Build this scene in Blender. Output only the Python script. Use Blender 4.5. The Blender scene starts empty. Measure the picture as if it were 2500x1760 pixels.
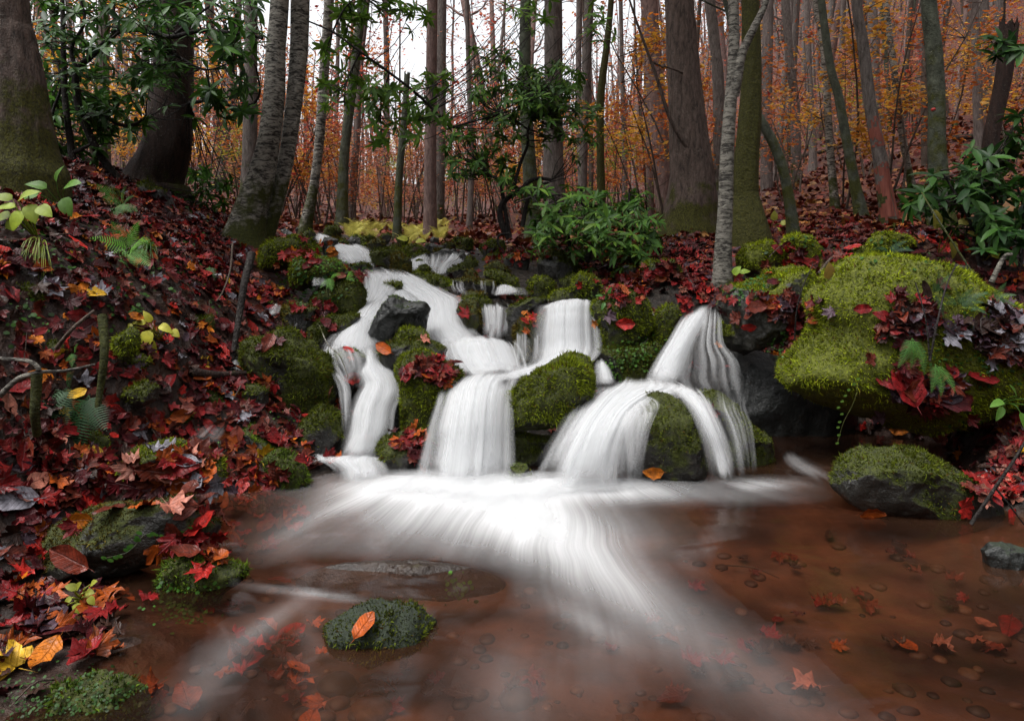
import bpy, bmesh, math, random
import numpy as np
from mathutils import Vector, Matrix, Euler
from mathutils.bvhtree import BVHTree

# ------------------------------------------------------------------ camera, sky, light
SC = bpy.context.scene
COL = SC.collection
F, UC, VH, CZ = 1720.0, 1250.0, 640.0, 1.0      # focal length in photo pixels, centre column, horizon row, eye height
cam = bpy.data.cameras.new('camera')
cam.sensor_width = 36.0
cam.lens = 36.0 * F / 2500.0
cam.shift_y = (VH - 880.0) / 2500.0
cam.clip_start, cam.clip_end = 0.05, 2000.0
cam_ob = bpy.data.objects.new('camera', cam)
COL.objects.link(cam_ob)
cam_ob.location = (0, 0, CZ)
cam_ob.rotation_euler = (math.radians(90), 0, 0)
SC.camera = cam_ob

SUN_EL, SUN_AZ = math.radians(66), math.radians(245)
world = bpy.data.worlds.new('World')
SC.world = world
world.use_nodes = True
nt = world.node_tree
nt.nodes.clear()
sky = nt.nodes.new('ShaderNodeTexSky')
sky.sky_type = 'NISHITA'
sky.sun_disc = False
sky.sun_elevation = SUN_EL
sky.sun_rotation = SUN_AZ
sky.dust_density = 4.0
sky.air_density = 1.0
hsv = nt.nodes.new('ShaderNodeHueSaturation')
hsv.inputs['Saturation'].default_value = 0.12     # an overcast, nearly colourless sky
bg = nt.nodes.new('ShaderNodeBackground')
bg.inputs['Strength'].default_value = 0.15
wo = nt.nodes.new('ShaderNodeOutputWorld')
nt.links.new(sky.outputs[0], hsv.inputs['Color'])
nt.links.new(hsv.outputs[0], bg.inputs['Color'])
nt.links.new(bg.outputs[0], wo.inputs['Surface'])
sun = bpy.data.lights.new('sun', 'SUN')
sun.energy = 1.1
sun.angle = math.radians(35)
sun.color = (1.0, 0.97, 0.93)
sun_ob = bpy.data.objects.new('sun', sun)
COL.objects.link(sun_ob)
sun_dir = Vector((math.sin(SUN_AZ) * math.cos(SUN_EL), math.cos(SUN_AZ) * math.cos(SUN_EL), math.sin(SUN_EL)))
sun_ob.rotation_euler = (-sun_dir).to_track_quat('-Z', 'Y').to_euler()
SC.view_settings.view_transform = 'Standard'
SC.view_settings.look = 'None'
SC.view_settings.gamma = 1.0
SC.view_settings.use_curve_mapping = False
SC.view_settings.exposure = 1.15
SC.render.engine = 'CYCLES'
SC.cycles.transparent_max_bounces = 48
SC.cycles.max_bounces = 6
SC.cycles.diffuse_bounces = 3
SC.cycles.glossy_bounces = 2
SC.cycles.transmission_bounces = 3
SC.cycles.caustics_reflective = False
SC.cycles.caustics_refractive = False
SC.cycles.use_denoising = True

RNG = np.random.default_rng(7)
random.seed(7)

# ------------------------------------------------------------------ measuring helpers
def P(u, v, Y):
    return np.array([(u - UC) / F * Y, Y, CZ - (v - VH) / F * Y])
def px(p):
    p = np.asarray(p, float)
    Y = np.maximum(p[..., 1], 0.05)
    return UC + p[..., 0] / Y * F, VH - (p[..., 2] - CZ) / Y * F
def crop(ox, oy, s):
    return lambda pts: [(ox + x * s, oy + y * s) for x, y in pts]
S = 900 / 2272
C1, C2, C3 = crop(0, 0, S), crop(800, 0, S), crop(1600, 0, S)
C4, C5, C6 = crop(0, 500, S), crop(700, 500, S), crop(1600, 500, S)
C7, C8 = crop(0, 1100, 900 / 2204), crop(1300, 1100, 1200 / 2296)
C9, C10, C11 = crop(1100, 700, 800 / 2296), crop(600, 1100, 900 / 2204), crop(600, 540, 500 / 2296)

def _hash(ix, iy, iz):
    h = (ix * 374761393 + iy * 668265263 + iz * 2147483647 + 1013904223) & 0xFFFFFFFF
    h = ((h ^ (h >> 13)) * 1274126177) & 0xFFFFFFFF
    return ((h ^ (h >> 16)) & 0xFFFF) / 65535.0
def vnoise(p):
    p = np.asarray(p, float)
    i = np.floor(p).astype(np.int64)
    f = p - i
    f = f * f * (3 - 2 * f)
    r = 0
    for dx in (0, 1):
        for dy in (0, 1):
            for dz in (0, 1):
                w = (f[:, 0] if dx else 1 - f[:, 0]) * (f[:, 1] if dy else 1 - f[:, 1]) * (f[:, 2] if dz else 1 - f[:, 2])
                r = r + w * _hash(i[:, 0] + dx, i[:, 1] + dy, i[:, 2] + dz)
    return r
def fbm(p, oct=4, seed=0):
    p = np.asarray(p, float) + np.array([seed * 17.3, seed * 5.1, seed * 9.7])
    a, t, r = 1.0, 0.0, 0
    for _ in range(oct):
        r = r + a * (vnoise(p) - 0.5)
        t += a
        p = p * 2.03 + 3.1
        a *= 0.5
    return r / t * 2

# ------------------------------------------------------------------ object helpers
def mesh_np(name, verts, faces, mats=(), smooth=False, attrs=None, uvs=None):
    """verts (n,3); faces: (m,k) array or list of arrays"""
    me = bpy.data.meshes.new(name)
    verts = np.asarray(verts, np.float32)
    if isinstance(faces, np.ndarray):
        faces = [faces]
    faces = [np.asarray(f, np.int32) for f in faces if len(f)]
    loops = np.concatenate([f.ravel() for f in faces])
    tot = np.concatenate([np.full(len(f), f.shape[1], np.int32) for f in faces])
    start = np.concatenate([[0], np.cumsum(tot)[:-1]]).astype(np.int32)
    me.vertices.add(len(verts)); me.vertices.foreach_set('co', verts.ravel())
    me.loops.add(len(loops)); me.loops.foreach_set('vertex_index', loops)
    me.polygons.add(len(tot)); me.polygons.foreach_set('loop_start', start)
    try:
        me.polygons.foreach_set('loop_total', tot)
    except Exception:
        pass
    me.update(calc_edges=True)
    if smooth:
        me.polygons.foreach_set('use_smooth', np.ones(len(tot), bool))
    for k, a in (attrs or {}).items():
        a = np.asarray(a, np.float32)
        if a.ndim == 1:
            at = me.attributes.new(k, 'FLOAT', 'POINT'); at.data.foreach_set('value', a)
        else:
            if a.shape[1] == 3:
                a = np.concatenate([a, np.ones((len(a), 1), np.float32)], 1)
            at = me.attributes.new(k, 'FLOAT_COLOR', 'POINT'); at.data.foreach_set('color', a.ravel())
    if uvs is not None:
        uv = me.uv_layers.new(name='UVMap')
        uv.data.foreach_set('uv', np.asarray(uvs, np.float32)[loops].ravel())
    for m in mats:
        me.materials.append(m)
    return me
def ob(name, data, parent=None, label=None, cat=None, group=None, kind=None, loc=None):
    o = bpy.data.objects.new(name, data)
    COL.objects.link(o)
    if parent is not None:
        o.parent = parent
        o.matrix_parent_inverse = Matrix.Translation(parent.location).inverted()
    if loc is not None:
        o.location = [float(c) for c in loc]
    if label: o['label'] = label
    if cat: o['category'] = cat
    if group: o['group'] = group
    if kind: o['kind'] = kind
    return o
def empty(name, loc, label, cat, group=None):
    return ob(name, None, None, label, cat, group, None, loc)
def copy_tree(src, parent=None):
    c = src.copy(); COL.objects.link(c)
    if parent is not None:
        c.parent = parent
    for ch in src.children:
        copy_tree(ch, c)
    return c
class Acc:
    """collects many small pieces into one mesh"""
    def __init__(s): s.v, s.f, s.n, s.c = [], {}, 0, []
    def add(s, v, f, col=None):
        v = np.asarray(v, np.float32); f = np.asarray(f, np.int32)
        s.v.append(v); s.f.setdefault(f.shape[1], []).append(f + s.n); s.n += len(v)
        if col is not None: s.c.append(np.broadcast_to(np.asarray(col, np.float32), (len(v), 3)))
    def mesh(s, name, mats, smooth=False):
        v = np.concatenate(s.v); f = [np.concatenate(x) for x in s.f.values()]
        return mesh_np(name, v, f, mats, smooth, {'tint': np.concatenate(s.c)} if s.c else None)

# ------------------------------------------------------------------ materials
MATS = {}
def new_mat(name):
    m = bpy.data.materials.new(name); m.use_nodes = True
    m.node_tree.nodes.clear()
    MATS[name] = m
    return m, m.node_tree
def N(t, typ, **kw):
    n = t.nodes.new(typ)
    for k, v in kw.items():
        if k.startswith('i_'):
            key = k[2:]
            n.inputs[int(key) if key.isdigit() else key.replace('_', ' ')].default_value = v
        else:
            setattr(n, k, v)
    return n
def L(t, a, b): t.links.new(a, b)
def ramp(t, fac, stops):
    r = t.nodes.new('ShaderNodeValToRGB')
    e = r.color_ramp.elements
    while len(e) > 1: e.remove(e[-1])
    e[0].position, e[0].color = stops[0][0], (*stops[0][1], 1)
    for p, c in stops[1:]:
        x = e.new(p); x.color = (*c, 1)
    if fac is not None: L(t, fac, r.inputs[0])
    return r
def noise(t, vec, scale, detail=4, rough=0.55, dist=0.0):
    n = N(t, 'ShaderNodeTexNoise', i_Scale=scale, i_Detail=detail, i_Roughness=rough, i_Distortion=dist)
    if vec is not None: L(t, vec, n.inputs['Vector'])
    return n
def mixc(t, fac, a, b, typ='MIX'):
    m = N(t, 'ShaderNodeMix', data_type='RGBA', blend_type=typ)
    for s, x in ((0, fac), (6, a), (7, b)):
        if hasattr(x, 'is_linked'): L(t, x, m.inputs[s])
        elif isinstance(x, (int, float)): m.inputs[s].default_value = x
        else: m.inputs[s].default_value = (*x, 1)
    return m.outputs[2]
def mth(t, op, a, b=None, c=None, clamp=False):
    m = N(t, 'ShaderNodeMath', operation=op, use_clamp=clamp)
    for i, x in enumerate((a, b, c)):
        if x is None: continue
        if hasattr(x, 'is_linked'): L(t, x, m.inputs[i])
        else: m.inputs[i].default_value = x
    return m.outputs[0]
def principled(t, color, rough, spec=0.5, bump=None, bump_str=0.3, bump_dist=0.01):
    b = N(t, 'ShaderNodeBsdfPrincipled')
    for key, x in (('Base Color', color), ('Roughness', rough), ('Specular IOR Level', spec)):
        if hasattr(x, 'is_linked'): L(t, x, b.inputs[key])
        elif isinstance(x, (int, float)): b.inputs[key].default_value = x
        else: b.inputs[key].default_value = (*x, 1)
    if bump is not None:
        bn = N(t, 'ShaderNodeBump', i_Strength=bump_str, i_Distance=bump_dist)
        L(t, bump, bn.inputs['Height']); L(t, bn.outputs[0], b.inputs['Normal'])
    return b
def out(t, sh):
    o = N(t, 'ShaderNodeOutputMaterial'); L(t, sh, o.inputs['Surface'])
def objcoord(t):
    return N(t, 'ShaderNodeTexCoord').outputs['Object']
def mapping(t, vec, scale):
    m = N(t, 'ShaderNodeMapping'); m.inputs['Scale'].default_value = scale
    L(t, vec, m.inputs['Vector']); return m.outputs[0]
def geo_pos(t): return N(t, 'ShaderNodeNewGeometry').outputs['Position']

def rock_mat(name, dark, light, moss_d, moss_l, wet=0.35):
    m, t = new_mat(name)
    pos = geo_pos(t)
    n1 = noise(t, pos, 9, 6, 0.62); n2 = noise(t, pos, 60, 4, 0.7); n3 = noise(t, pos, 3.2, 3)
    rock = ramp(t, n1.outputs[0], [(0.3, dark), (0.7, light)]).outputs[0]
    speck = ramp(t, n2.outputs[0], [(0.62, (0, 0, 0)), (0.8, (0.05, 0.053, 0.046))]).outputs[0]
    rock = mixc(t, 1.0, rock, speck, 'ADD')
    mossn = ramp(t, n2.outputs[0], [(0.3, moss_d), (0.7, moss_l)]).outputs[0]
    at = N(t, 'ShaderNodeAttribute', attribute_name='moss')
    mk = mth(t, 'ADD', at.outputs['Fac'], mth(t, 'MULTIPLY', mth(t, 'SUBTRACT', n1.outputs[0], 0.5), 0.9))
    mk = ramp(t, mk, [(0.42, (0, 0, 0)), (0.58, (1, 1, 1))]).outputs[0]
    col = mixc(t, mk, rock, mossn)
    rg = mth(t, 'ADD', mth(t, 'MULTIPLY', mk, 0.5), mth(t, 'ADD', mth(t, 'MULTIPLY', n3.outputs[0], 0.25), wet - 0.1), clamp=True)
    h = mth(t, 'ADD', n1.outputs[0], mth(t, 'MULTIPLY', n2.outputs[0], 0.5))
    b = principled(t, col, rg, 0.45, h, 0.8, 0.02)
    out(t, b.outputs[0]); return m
ROCK = rock_mat('wet_rock_green_moss', (0.005, 0.005, 0.004), (0.024, 0.022, 0.018), (0.008, 0.011, 0.002), (0.055, 0.065, 0.005))
ROCKB = rock_mat('wet_rock_bright_moss', (0.01, 0.01, 0.008), (0.045, 0.043, 0.035), (0.02, 0.026, 0.002), (0.13, 0.145, 0.008))
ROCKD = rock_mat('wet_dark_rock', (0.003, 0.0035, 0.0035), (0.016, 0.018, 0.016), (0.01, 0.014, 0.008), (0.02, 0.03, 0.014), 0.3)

ROCKW = rock_mat('wet_brown_rock', (0.009, 0.006, 0.004), (0.036, 0.021, 0.014), (0.02, 0.018, 0.006), (0.05, 0.045, 0.012), 0.3)
def tint_mat(name, rough=0.6, spec=0.3, transl=0.0, var=0.35, scale=40, obj_color=False, veins=False):
    m, t = new_mat(name)
    if obj_color: c = N(t, 'ShaderNodeObjectInfo').outputs['Color']
    else: c = N(t, 'ShaderNodeAttribute', attribute_name='tint').outputs['Color']
    pos = geo_pos(t)
    n1 = noise(t, pos, scale, 3, 0.6)
    k = ramp(t, n1.outputs[0], [(0.3, (1 - var,) * 3), (0.7, (1 + var,) * 3)]).outputs[0]
    c = mixc(t, 1.0, c, k, 'MULTIPLY')
    bump = None
    if veins:
        lf = N(t, 'ShaderNodeSeparateXYZ'); L(t, N(t, 'ShaderNodeAttribute', attribute_name='lf').outputs['Vector'], lf.inputs[0])
        ax = mth(t, 'ABSOLUTE', lf.outputs['X'])
        mid = mth(t, 'SUBTRACT', 1.0, mth(t, 'MULTIPLY', ax, 22.0), clamp=True)
        lat = mth(t, 'SINE', mth(t, 'MULTIPLY', mth(t, 'SUBTRACT', lf.outputs['Y'], mth(t, 'MULTIPLY', ax, 0.85)), 30.0))
        lat = mth(t, 'MULTIPLY', mth(t, 'SUBTRACT', lat, 0.75, clamp=True), 3.0)
        vein = mth(t, 'MAXIMUM', mid, lat, clamp=True)
        n5 = noise(t, pos, 22, 4, 0.7)
        c = mixc(t, ramp(t, n5.outputs[0], [(0.54, (0, 0, 0)), (0.7, (0.6, 0.6, 0.6))]).outputs[0], c, (0.02, 0.006, 0.006))
        c = mixc(t, mth(t, 'MULTIPLY', vein, 0.45), c, mixc(t, 0.75, c, (0.015, 0.006, 0.005)))
        bump = mth(t, 'ADD', mth(t, 'MULTIPLY', vein, -0.6), mth(t, 'ADD', n1.outputs[0], n5.outputs[0]))
        n6 = noise(t, pos, 9, 3, 0.6)
        rough = mth(t, 'ADD', mth(t, 'MULTIPLY', n6.outputs[0], 0.6), 0.12)
    b = principled(t, c, rough, spec, bump, 0.6, 0.006)
    if transl:
        tr = N(t, 'ShaderNodeBsdfTranslucent'); L(t, c, tr.inputs[0])
        mx = N(t, 'ShaderNodeMixShader', i_0=transl); L(t, b.outputs[0], mx.inputs[1]); L(t, tr.outputs[0], mx.inputs[2])
        out(t, mx.outputs[0])
    else: out(t, b.outputs[0])
    return m
MOSS = tint_mat('moss_fibre', 0.75, 0.15, 0.25, 0.3, 25)
LEAF_WET = tint_mat('wet_fallen_leaf', 0.3, 0.22, 0.0, 0.45, 45, veins=True)
LEAF_ONE = tint_mat('wet_fallen_leaf_single', 0.3, 0.22, 0.0, 0.45, 45, obj_color=True, veins=True)
LEAF_AIR = tint_mat('living_leaf', 0.45, 0.3, 0.5, 0.3, 12)
LEAF_GLOSS = tint_mat('glossy_evergreen_leaf', 0.42, 0.2, 0.3, 0.3, 14)
PEBBLE = tint_mat('pebble', 0.6, 0.3, 0.0, 0.3, 60)
LEAF_SOFT = tint_mat('soft_green_leaf', 0.5, 0.35, 0.35, 0.25, 30, obj_color=True)

def bark_mat(name, dark, light, moss=0.0, style='furrow', moss_top=1.6, moss_col=((0.02, 0.024, 0.004), (0.06, 0.065, 0.008))):
    m, t = new_mat(name)
    oc = objcoord(t)
    if style == 'birch':
        mp = mapping(t, oc, (14, 14, 44)); n1 = noise(t, mp, 1.0, 6, 0.72, 0.8); st = [(0.42, dark), (0.56, light)]
    elif style == 'furrow':
        mp = mapping(t, oc, (30, 30, 8)); n1 = noise(t, mp, 1.0, 6, 0.72, 0.6); st = [(0.32, dark), (0.68, light)]
    else:
        mp = mapping(t, oc, (14, 14, 9)); n1 = noise(t, mp, 1.0, 5, 0.65); st = [(0.3, dark), (0.7, light)]
    n2 = noise(t, oc, 70, 3, 0.6); n3 = noise(t, oc, 5, 4, 0.6)
    col = ramp(t, n1.outputs[0], st).outputs[0]
    lich = ramp(t, n2.outputs[0], [(0.6, (0, 0, 0)), (0.72, (1, 1, 1))]).outputs[0]
    lich = mth(t, 'MULTIPLY', lich, ramp(t, n3.outputs[0], [(0.45, (0, 0, 0)), (0.65, (0.7, 0.7, 0.7))]).outputs[0])
    col = mixc(t, lich, col, (0.3, 0.3, 0.25))
    if moss:
        z = N(t, 'ShaderNodeSeparateXYZ'); L(t, oc, z.inputs[0])
        hfac = mth(t, 'SUBTRACT', moss, mth(t, 'MULTIPLY', z.outputs['Z'], moss / moss_top))
        mk = mth(t, 'ADD', hfac, mth(t, 'MULTIPLY', mth(t, 'SUBTRACT', n3.outputs[0], 0.5), 1.6))
        mk = ramp(t, mk, [(0.4, (0, 0, 0)), (0.6, (1, 1, 1))]).outputs[0]
        mc = ramp(t, n2.outputs[0], [(0.3, moss_col[0]), (0.7, moss_col[1])]).outputs[0]
        col = mixc(t, mk, col, mc)
    h = mth(t, 'ADD', n1.outputs[0], mth(t, 'MULTIPLY', n2.outputs[0], 0.35))
    b = principled(t, col, 0.75, 0.25, h, 1.0, 0.03)
    out(t, b.outputs[0]); return m
B_GREY = bark_mat('grey_furrowed_bark', (0.035, 0.028, 0.024), (0.17, 0.145, 0.13), 0.7, 'furrow', 1.2)
B_GREYM = bark_mat('grey_bark_mossy_foot', (0.02, 0.014, 0.011), (0.16, 0.115, 0.095), 1.0, 'furrow', 0.95, ((0.014, 0.012, 0.003), (0.085, 0.085, 0.009)))
B_BIRCH = bark_mat('pale_birch_bark', (0.024, 0.02, 0.017), (0.3, 0.28, 0.24), 0.8, 'birch', 1.1)
B_BIRCH2 = bark_mat('white_birch_bark', (0.03, 0.026, 0.022), (0.24, 0.225, 0.19), 0.4, 'birch', 0.5)
B_MOSS = bark_mat('moss_covered_bark', (0.015, 0.013, 0.006), (0.045, 0.038, 0.02), 1.3, 'blotch', 6, ((0.018, 0.018, 0.003), (0.06, 0.058, 0.006)))
B_DARK = bark_mat('dark_red_bark', (0.008, 0.005, 0.004), (0.05, 0.026, 0.019), 0.35, 'furrow', 0.8)
B_GREEN = bark_mat('green_lichen_bark', (0.022, 0.026, 0.017), (0.09, 0.1, 0.07), 0.6, 'blotch', 3)
B_FAR = bark_mat('far_grey_brown_bark', (0.055, 0.043, 0.038), (0.2, 0.165, 0.15), 0.3, 'furrow', 2.5)
B_PINK = bark_mat('reddish_grey_bark', (0.07, 0.042, 0.037), (0.25, 0.165, 0.145), 0.8, 'furrow', 0.4)
B_STEM = bark_mat('dark_smooth_stem', (0.006, 0.005, 0.005), (0.028, 0.022, 0.019), 0, 'blotch')
B_TWIG = bark_mat('brown_twig', (0.03, 0.02, 0.014), (0.09, 0.065, 0.05), 0, 'blotch')
m, t = new_mat('torn_orange_wood')
oc = objcoord(t); n1 = noise(t, mapping(t, oc, (40, 40, 4)), 1.0, 4, 0.6)
out(t, principled(t, ramp(t, n1.outputs[0], [(0.3, (0.09, 0.02, 0.014)), (0.7, (0.24, 0.075, 0.05))]).outputs[0], 0.6, 0.3, n1.outputs[0], 0.6, 0.01).outputs[0])
TORN = m
m, t = new_mat('red_paint'); out(t, principled(t, (0.35, 0.02, 0.015), 0.6).outputs[0]); PAINT = m

# forest floor: leaf litter colours, darker wet soil
m, t = new_mat('forest_floor')
pos = geo_pos(t)
vo = N(t, 'ShaderNodeTexVoronoi', i_Scale=16.0, i_Randomness=1.0); L(t, pos, vo.inputs['Vector'])
n1 = noise(t, pos, 30, 5, 0.6); n3 = noise(t, pos, 1.1, 3)
sepc = N(t, 'ShaderNodeSeparateColor'); L(t, vo.outputs['Color'], sepc.inputs[0])
lit = ramp(t, sepc.outputs[0], [(0.0, (0.04, 0.007, 0.006)), (0.3, (0.07, 0.013, 0.009)), (0.55, (0.1, 0.028, 0.014)), (0.75, (0.13, 0.045, 0.012)), (0.95, (0.03, 0.017, 0.011))])
lit.color_ramp.interpolation = 'CONSTANT'
soil = ramp(t, n1.outputs[0], [(0.3, (0.006, 0.005, 0.004)), (0.7, (0.025, 0.017, 0.012))]).outputs[0]
at = N(t, 'ShaderNodeAttribute', attribute_name='litter')
c = mixc(t, at.outputs['Fac'], soil, lit.outputs[0])
c = mixc(t, 1.0, c, ramp(t, n3.outputs[0], [(0.3, (0.65,) * 3), (0.7, (1.2,) * 3)]).outputs[0], 'MULTIPLY')
floor_c, floor_h = c, mth(t, 'ADD', vo.outputs['Distance'], n1.outputs[0])
floor_t = t
FLOOR = m

# stream bed: brown silt with blotches
t = floor_t
pos = geo_pos(t)
n1 = noise(t, pos, 1.6, 3, 0.5, 0.4); n2 = noise(t, pos, 7, 4, 0.55)
c = ramp(t, n1.outputs[0], [(0.3, (0.009, 0.004, 0.003)), (0.42, (0.038, 0.016, 0.0095)), (0.56, (0.11, 0.047, 0.024)), (0.72, (0.022, 0.009, 0.006))]).outputs[0]
c = mixc(t, 1.0, c, ramp(t, n2.outputs[0], [(0.3, (0.6,) * 3), (0.7, (1.25,) * 3)]).outputs[0], 'MULTIPLY')
wet_at = N(t, 'ShaderNodeAttribute', attribute_name='wet').outputs['Fac']
out(t, principled(t, mixc(t, wet_at, floor_c, c), 0.6, 0.3, mth(t, 'MULTIPLY', floor_h, mth(t, 'SUBTRACT', 1.0, mth(t, 'MULTIPLY', wet_at, 0.85))), 0.9, 0.03).outputs[0])

# clear tannin-brown pool surface: mirror by Fresnel over a tinted see-through sheet
m, t = new_mat('pool_water')
pos = geo_pos(t)
n1 = noise(t, mapping(t, pos, (2.2, 3.5, 1)), 1.0, 2, 0.45, 0.6)
bn = N(t, 'ShaderNodeBump', i_Strength=0.25, i_Distance=0.05); L(t, n1.outputs[0], bn.inputs['Height'])
fr = N(t, 'ShaderNodeFresnel', i_IOR=1.33); L(t, bn.outputs[0], fr.inputs['Normal'])
gl = N(t, 'ShaderNodeBsdfGlossy', i_Roughness=0.12); gl.inputs['Color'].default_value = (0.9, 0.9, 0.9, 1); L(t, bn.outputs[0], gl.inputs['Normal'])
tr = N(t, 'ShaderNodeBsdfTransparent'); tr.inputs[0].default_value = (0.84, 0.66, 0.55, 1)
nb = noise(t, mapping(t, pos, (0.8, 1.0, 1)), 1.0, 3, 0.5, 0.5)
murk = N(t, 'ShaderNodeBsdfDiffuse'); L(t, ramp(t, nb.outputs[0], [(0.34, (0.01, 0.005, 0.0038)), (0.5, (0.05, 0.023, 0.014)), (0.64, (0.11, 0.052, 0.028))]).outputs[0], murk.inputs[0])
body = N(t, 'ShaderNodeMixShader', i_0=0.24); L(t, tr.outputs[0], body.inputs[1]); L(t, murk.outputs[0], body.inputs[2])
mx = N(t, 'ShaderNodeMixShader'); L(t, fr.outputs[0], mx.inputs[0]); L(t, body.outputs[0], mx.inputs[1]); L(t, gl.outputs[0], mx.inputs[2])
out(t, mx.outputs[0]); POOL = m

# white falling water: streaks run along the sheet (UV in metres, u across, v along)
def foam_mat(name, across, along, contrast, soft=0.5, warp=0.0, fine=3.2):
    m, t = new_mat(name)
    uv = N(t, 'ShaderNodeUVMap').outputs[0]
    n1 = noise(t, mapping(t, uv, (across, along, 1)), 1.0, 3, 0.55, warp)
    n2 = noise(t, mapping(t, uv, (across * fine, along * 1.5, 1)), 1.0, 3, 0.6, warp)
    n3 = noise(t, mapping(t, uv, (across * 0.22, along * 1.2, 1)), 1.0, 2, 0.5)
    d = N(t, 'ShaderNodeAttribute', attribute_name='dens').outputs['Fac']
    k = mth(t, 'ADD', mth(t, 'MULTIPLY', n1.outputs[0], 0.22), mth(t, 'ADD', mth(t, 'MULTIPLY', n2.outputs[0], 0.28), mth(t, 'MULTIPLY', n3.outputs[0], 0.5)))
    k = mth(t, 'MULTIPLY', mth(t, 'SUBTRACT', k, 0.5), contrast * 2)
    a = mth(t, 'MULTIPLY', d, mth(t, 'ADD', k, 1.0), clamp=True)
    df = N(t, 'ShaderNodeBsdfDiffuse'); df.inputs[0].default_value = (0.8, 0.81, 0.82, 1)
    tl = N(t, 'ShaderNodeBsdfTranslucent'); tl.inputs[0].default_value = (0.8, 0.81, 0.82, 1)
    ws = N(t, 'ShaderNodeMixShader', i_0=soft); L(t, df.outputs[0], ws.inputs[1]); L(t, tl.outputs[0], ws.inputs[2])
    tp = N(t, 'ShaderNodeBsdfTransparent')
    mx = N(t, 'ShaderNodeMixShader'); L(t, a, mx.inputs[0]); L(t, tp.outputs[0], mx.inputs[1]); L(t, ws.outputs[0], mx.inputs[2])
    out(t, mx.outputs[0]); return m
FALL = foam_mat('white_falling_water', 34, 0.6, 1.5)
VEIL = foam_mat('thin_falling_water', 44, 0.6, 2.4)
FOAM = foam_mat('drifting_foam', 60, 0.6, 1.25, 0.35, 0.25, 2.4)
MIST = foam_mat('soft_spray', 5.0, 2.2, 1.9, 0.45, 0.6, 2.4)

# ------------------------------------------------------------------ ground
CTRL = []
def g(u, v, Y): CTRL.append(P(u, v, Y))
def gx(x, y, z): CTRL.append(np.array([x, y, z], float))
# left bank
for u, v, Y in ((-250, 1250, 2.15), (-250, 800, 2.2), (-250, 500, 2.9), (-250, 380, 4.0), (0, 1430, 2.15), (0, 1150, 2.5), (0, 850, 2.5), (0, 640, 2.9), (0, 500, 3.4), (0, 410, 4.3),
                (200, 1400, 2.27), (200, 1150, 2.75), (200, 900, 2.75), (200, 700, 3.1), (200, 560, 3.7), (200, 440, 4.8), (300, 1060, 2.9), (380, 920, 3.1), (380, 760, 3.5), (380, 600, 4.1), (400, 480, 5.6),
                (430, 1150, 3.08), (470, 1235, 2.9), (560, 1010, 3.35), (560, 880, 3.7), (600, 1110, 3.2), (560, 720, 4.3), (560, 620, 5.2), (640, 640, 5.4), (520, 530, 6.2), (700, 580, 7.2), (240, 400, 6.0), (0, 350, 6.5)):
    g(u, v, Y)
# stream bed and cascade steps (kept under rocks and water)
for u, v, Y in ((800, 1190, 3.25), (1000, 1215, 3.3), (1250, 1215, 3.35), (1500, 1210, 3.3), (1700, 1200, 3.3), (1900, 1190, 3.3), (1950, 1100, 4.3), (1850, 1060, 4.6),
                (850, 1080, 3.75), (1100, 1010, 3.85), (1350, 1030, 3.8), (1550, 1020, 3.9), (900, 930, 4.2), (1150, 900, 4.25), (1400, 910, 4.3), (1650, 900, 4.4),
                (800, 820, 4.6), (1000, 800, 4.7), (1250, 790, 4.9), (1500, 760, 5.1), (900, 720, 5.4), (1100, 700, 5.6), (1300, 690, 5.7), (950, 645, 6.4), (1150, 640, 6.6), (800, 600, 7.4), (1050, 620, 7.4), (1300, 640, 6.6), (1450, 660, 6.2)):
    g(u, v, Y)
# right bank
for u, v, Y in ((1620, 690, 4.9), (1800, 700, 4.8), (1750, 640, 5.3), (2000, 640, 5.0), (2300, 660, 4.3), (2500, 690, 4.2), (2700, 650, 3.6), (2100, 800, 4.5), (2460, 1250, 2.8), (2480, 1000, 3.35), (2480, 820, 3.8), (2350, 900, 4.1), (2250, 1140, 3.9),
                (2700, 1150, 2.8), (2700, 850, 3.3), (1650, 600, 6.4), (1900, 590, 6.2), (2200, 590, 5.6), (2500, 580, 5.0)):
    g(u, v, Y)
# pool
for x, y in ((-0.9, 2.75), (-0.7, 2.4), (-0.4, 2.9), (0, 2.6), (0.6, 2.9), (1.2, 2.8), (0, 2.0), (0.8, 2.1), (1.5, 2.4), (-0.5, 1.9), (0, 1.4), (1, 1.4), (1.9, 1.9), (-0.8, 1.0), (0.3, 0.8), (1.5, 0.8), (0.3, -1.5), (1.5, -1.5), (-0.8, -1.5), (0.4, -6), (2, -6), (-1, -6)):
    gx(x, y, -0.16 if y > 1.2 else -0.2)
for x, y, z in ((-1.1, 2.05, -0.005), (-0.95, 1.85, -0.02), (-1.2, 1.75, 0.01), (-1.5, 1.6, 0.12), (-1.9, 1.2, 0.5), (-2.6, 0.5, 0.9), (-2.4, -2, 0.9), (-3, -6, 1.0), (-5, 1, 2.0), (-6, -5, 5), (2.35, 2.2, 0.02), (2.8, 1.5, 0.3), (3, 0, 0.5), (3, -3, 0.6), (3.4, -6, 0.6), (5, 0, 1.8), (7, -5, 5), (2.1, 2.62, 0.05), (3.4, 2.4, 0.8)):  # steep slopes behind the viewer are raised to block low sky light
    gx(x, y, z)
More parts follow.
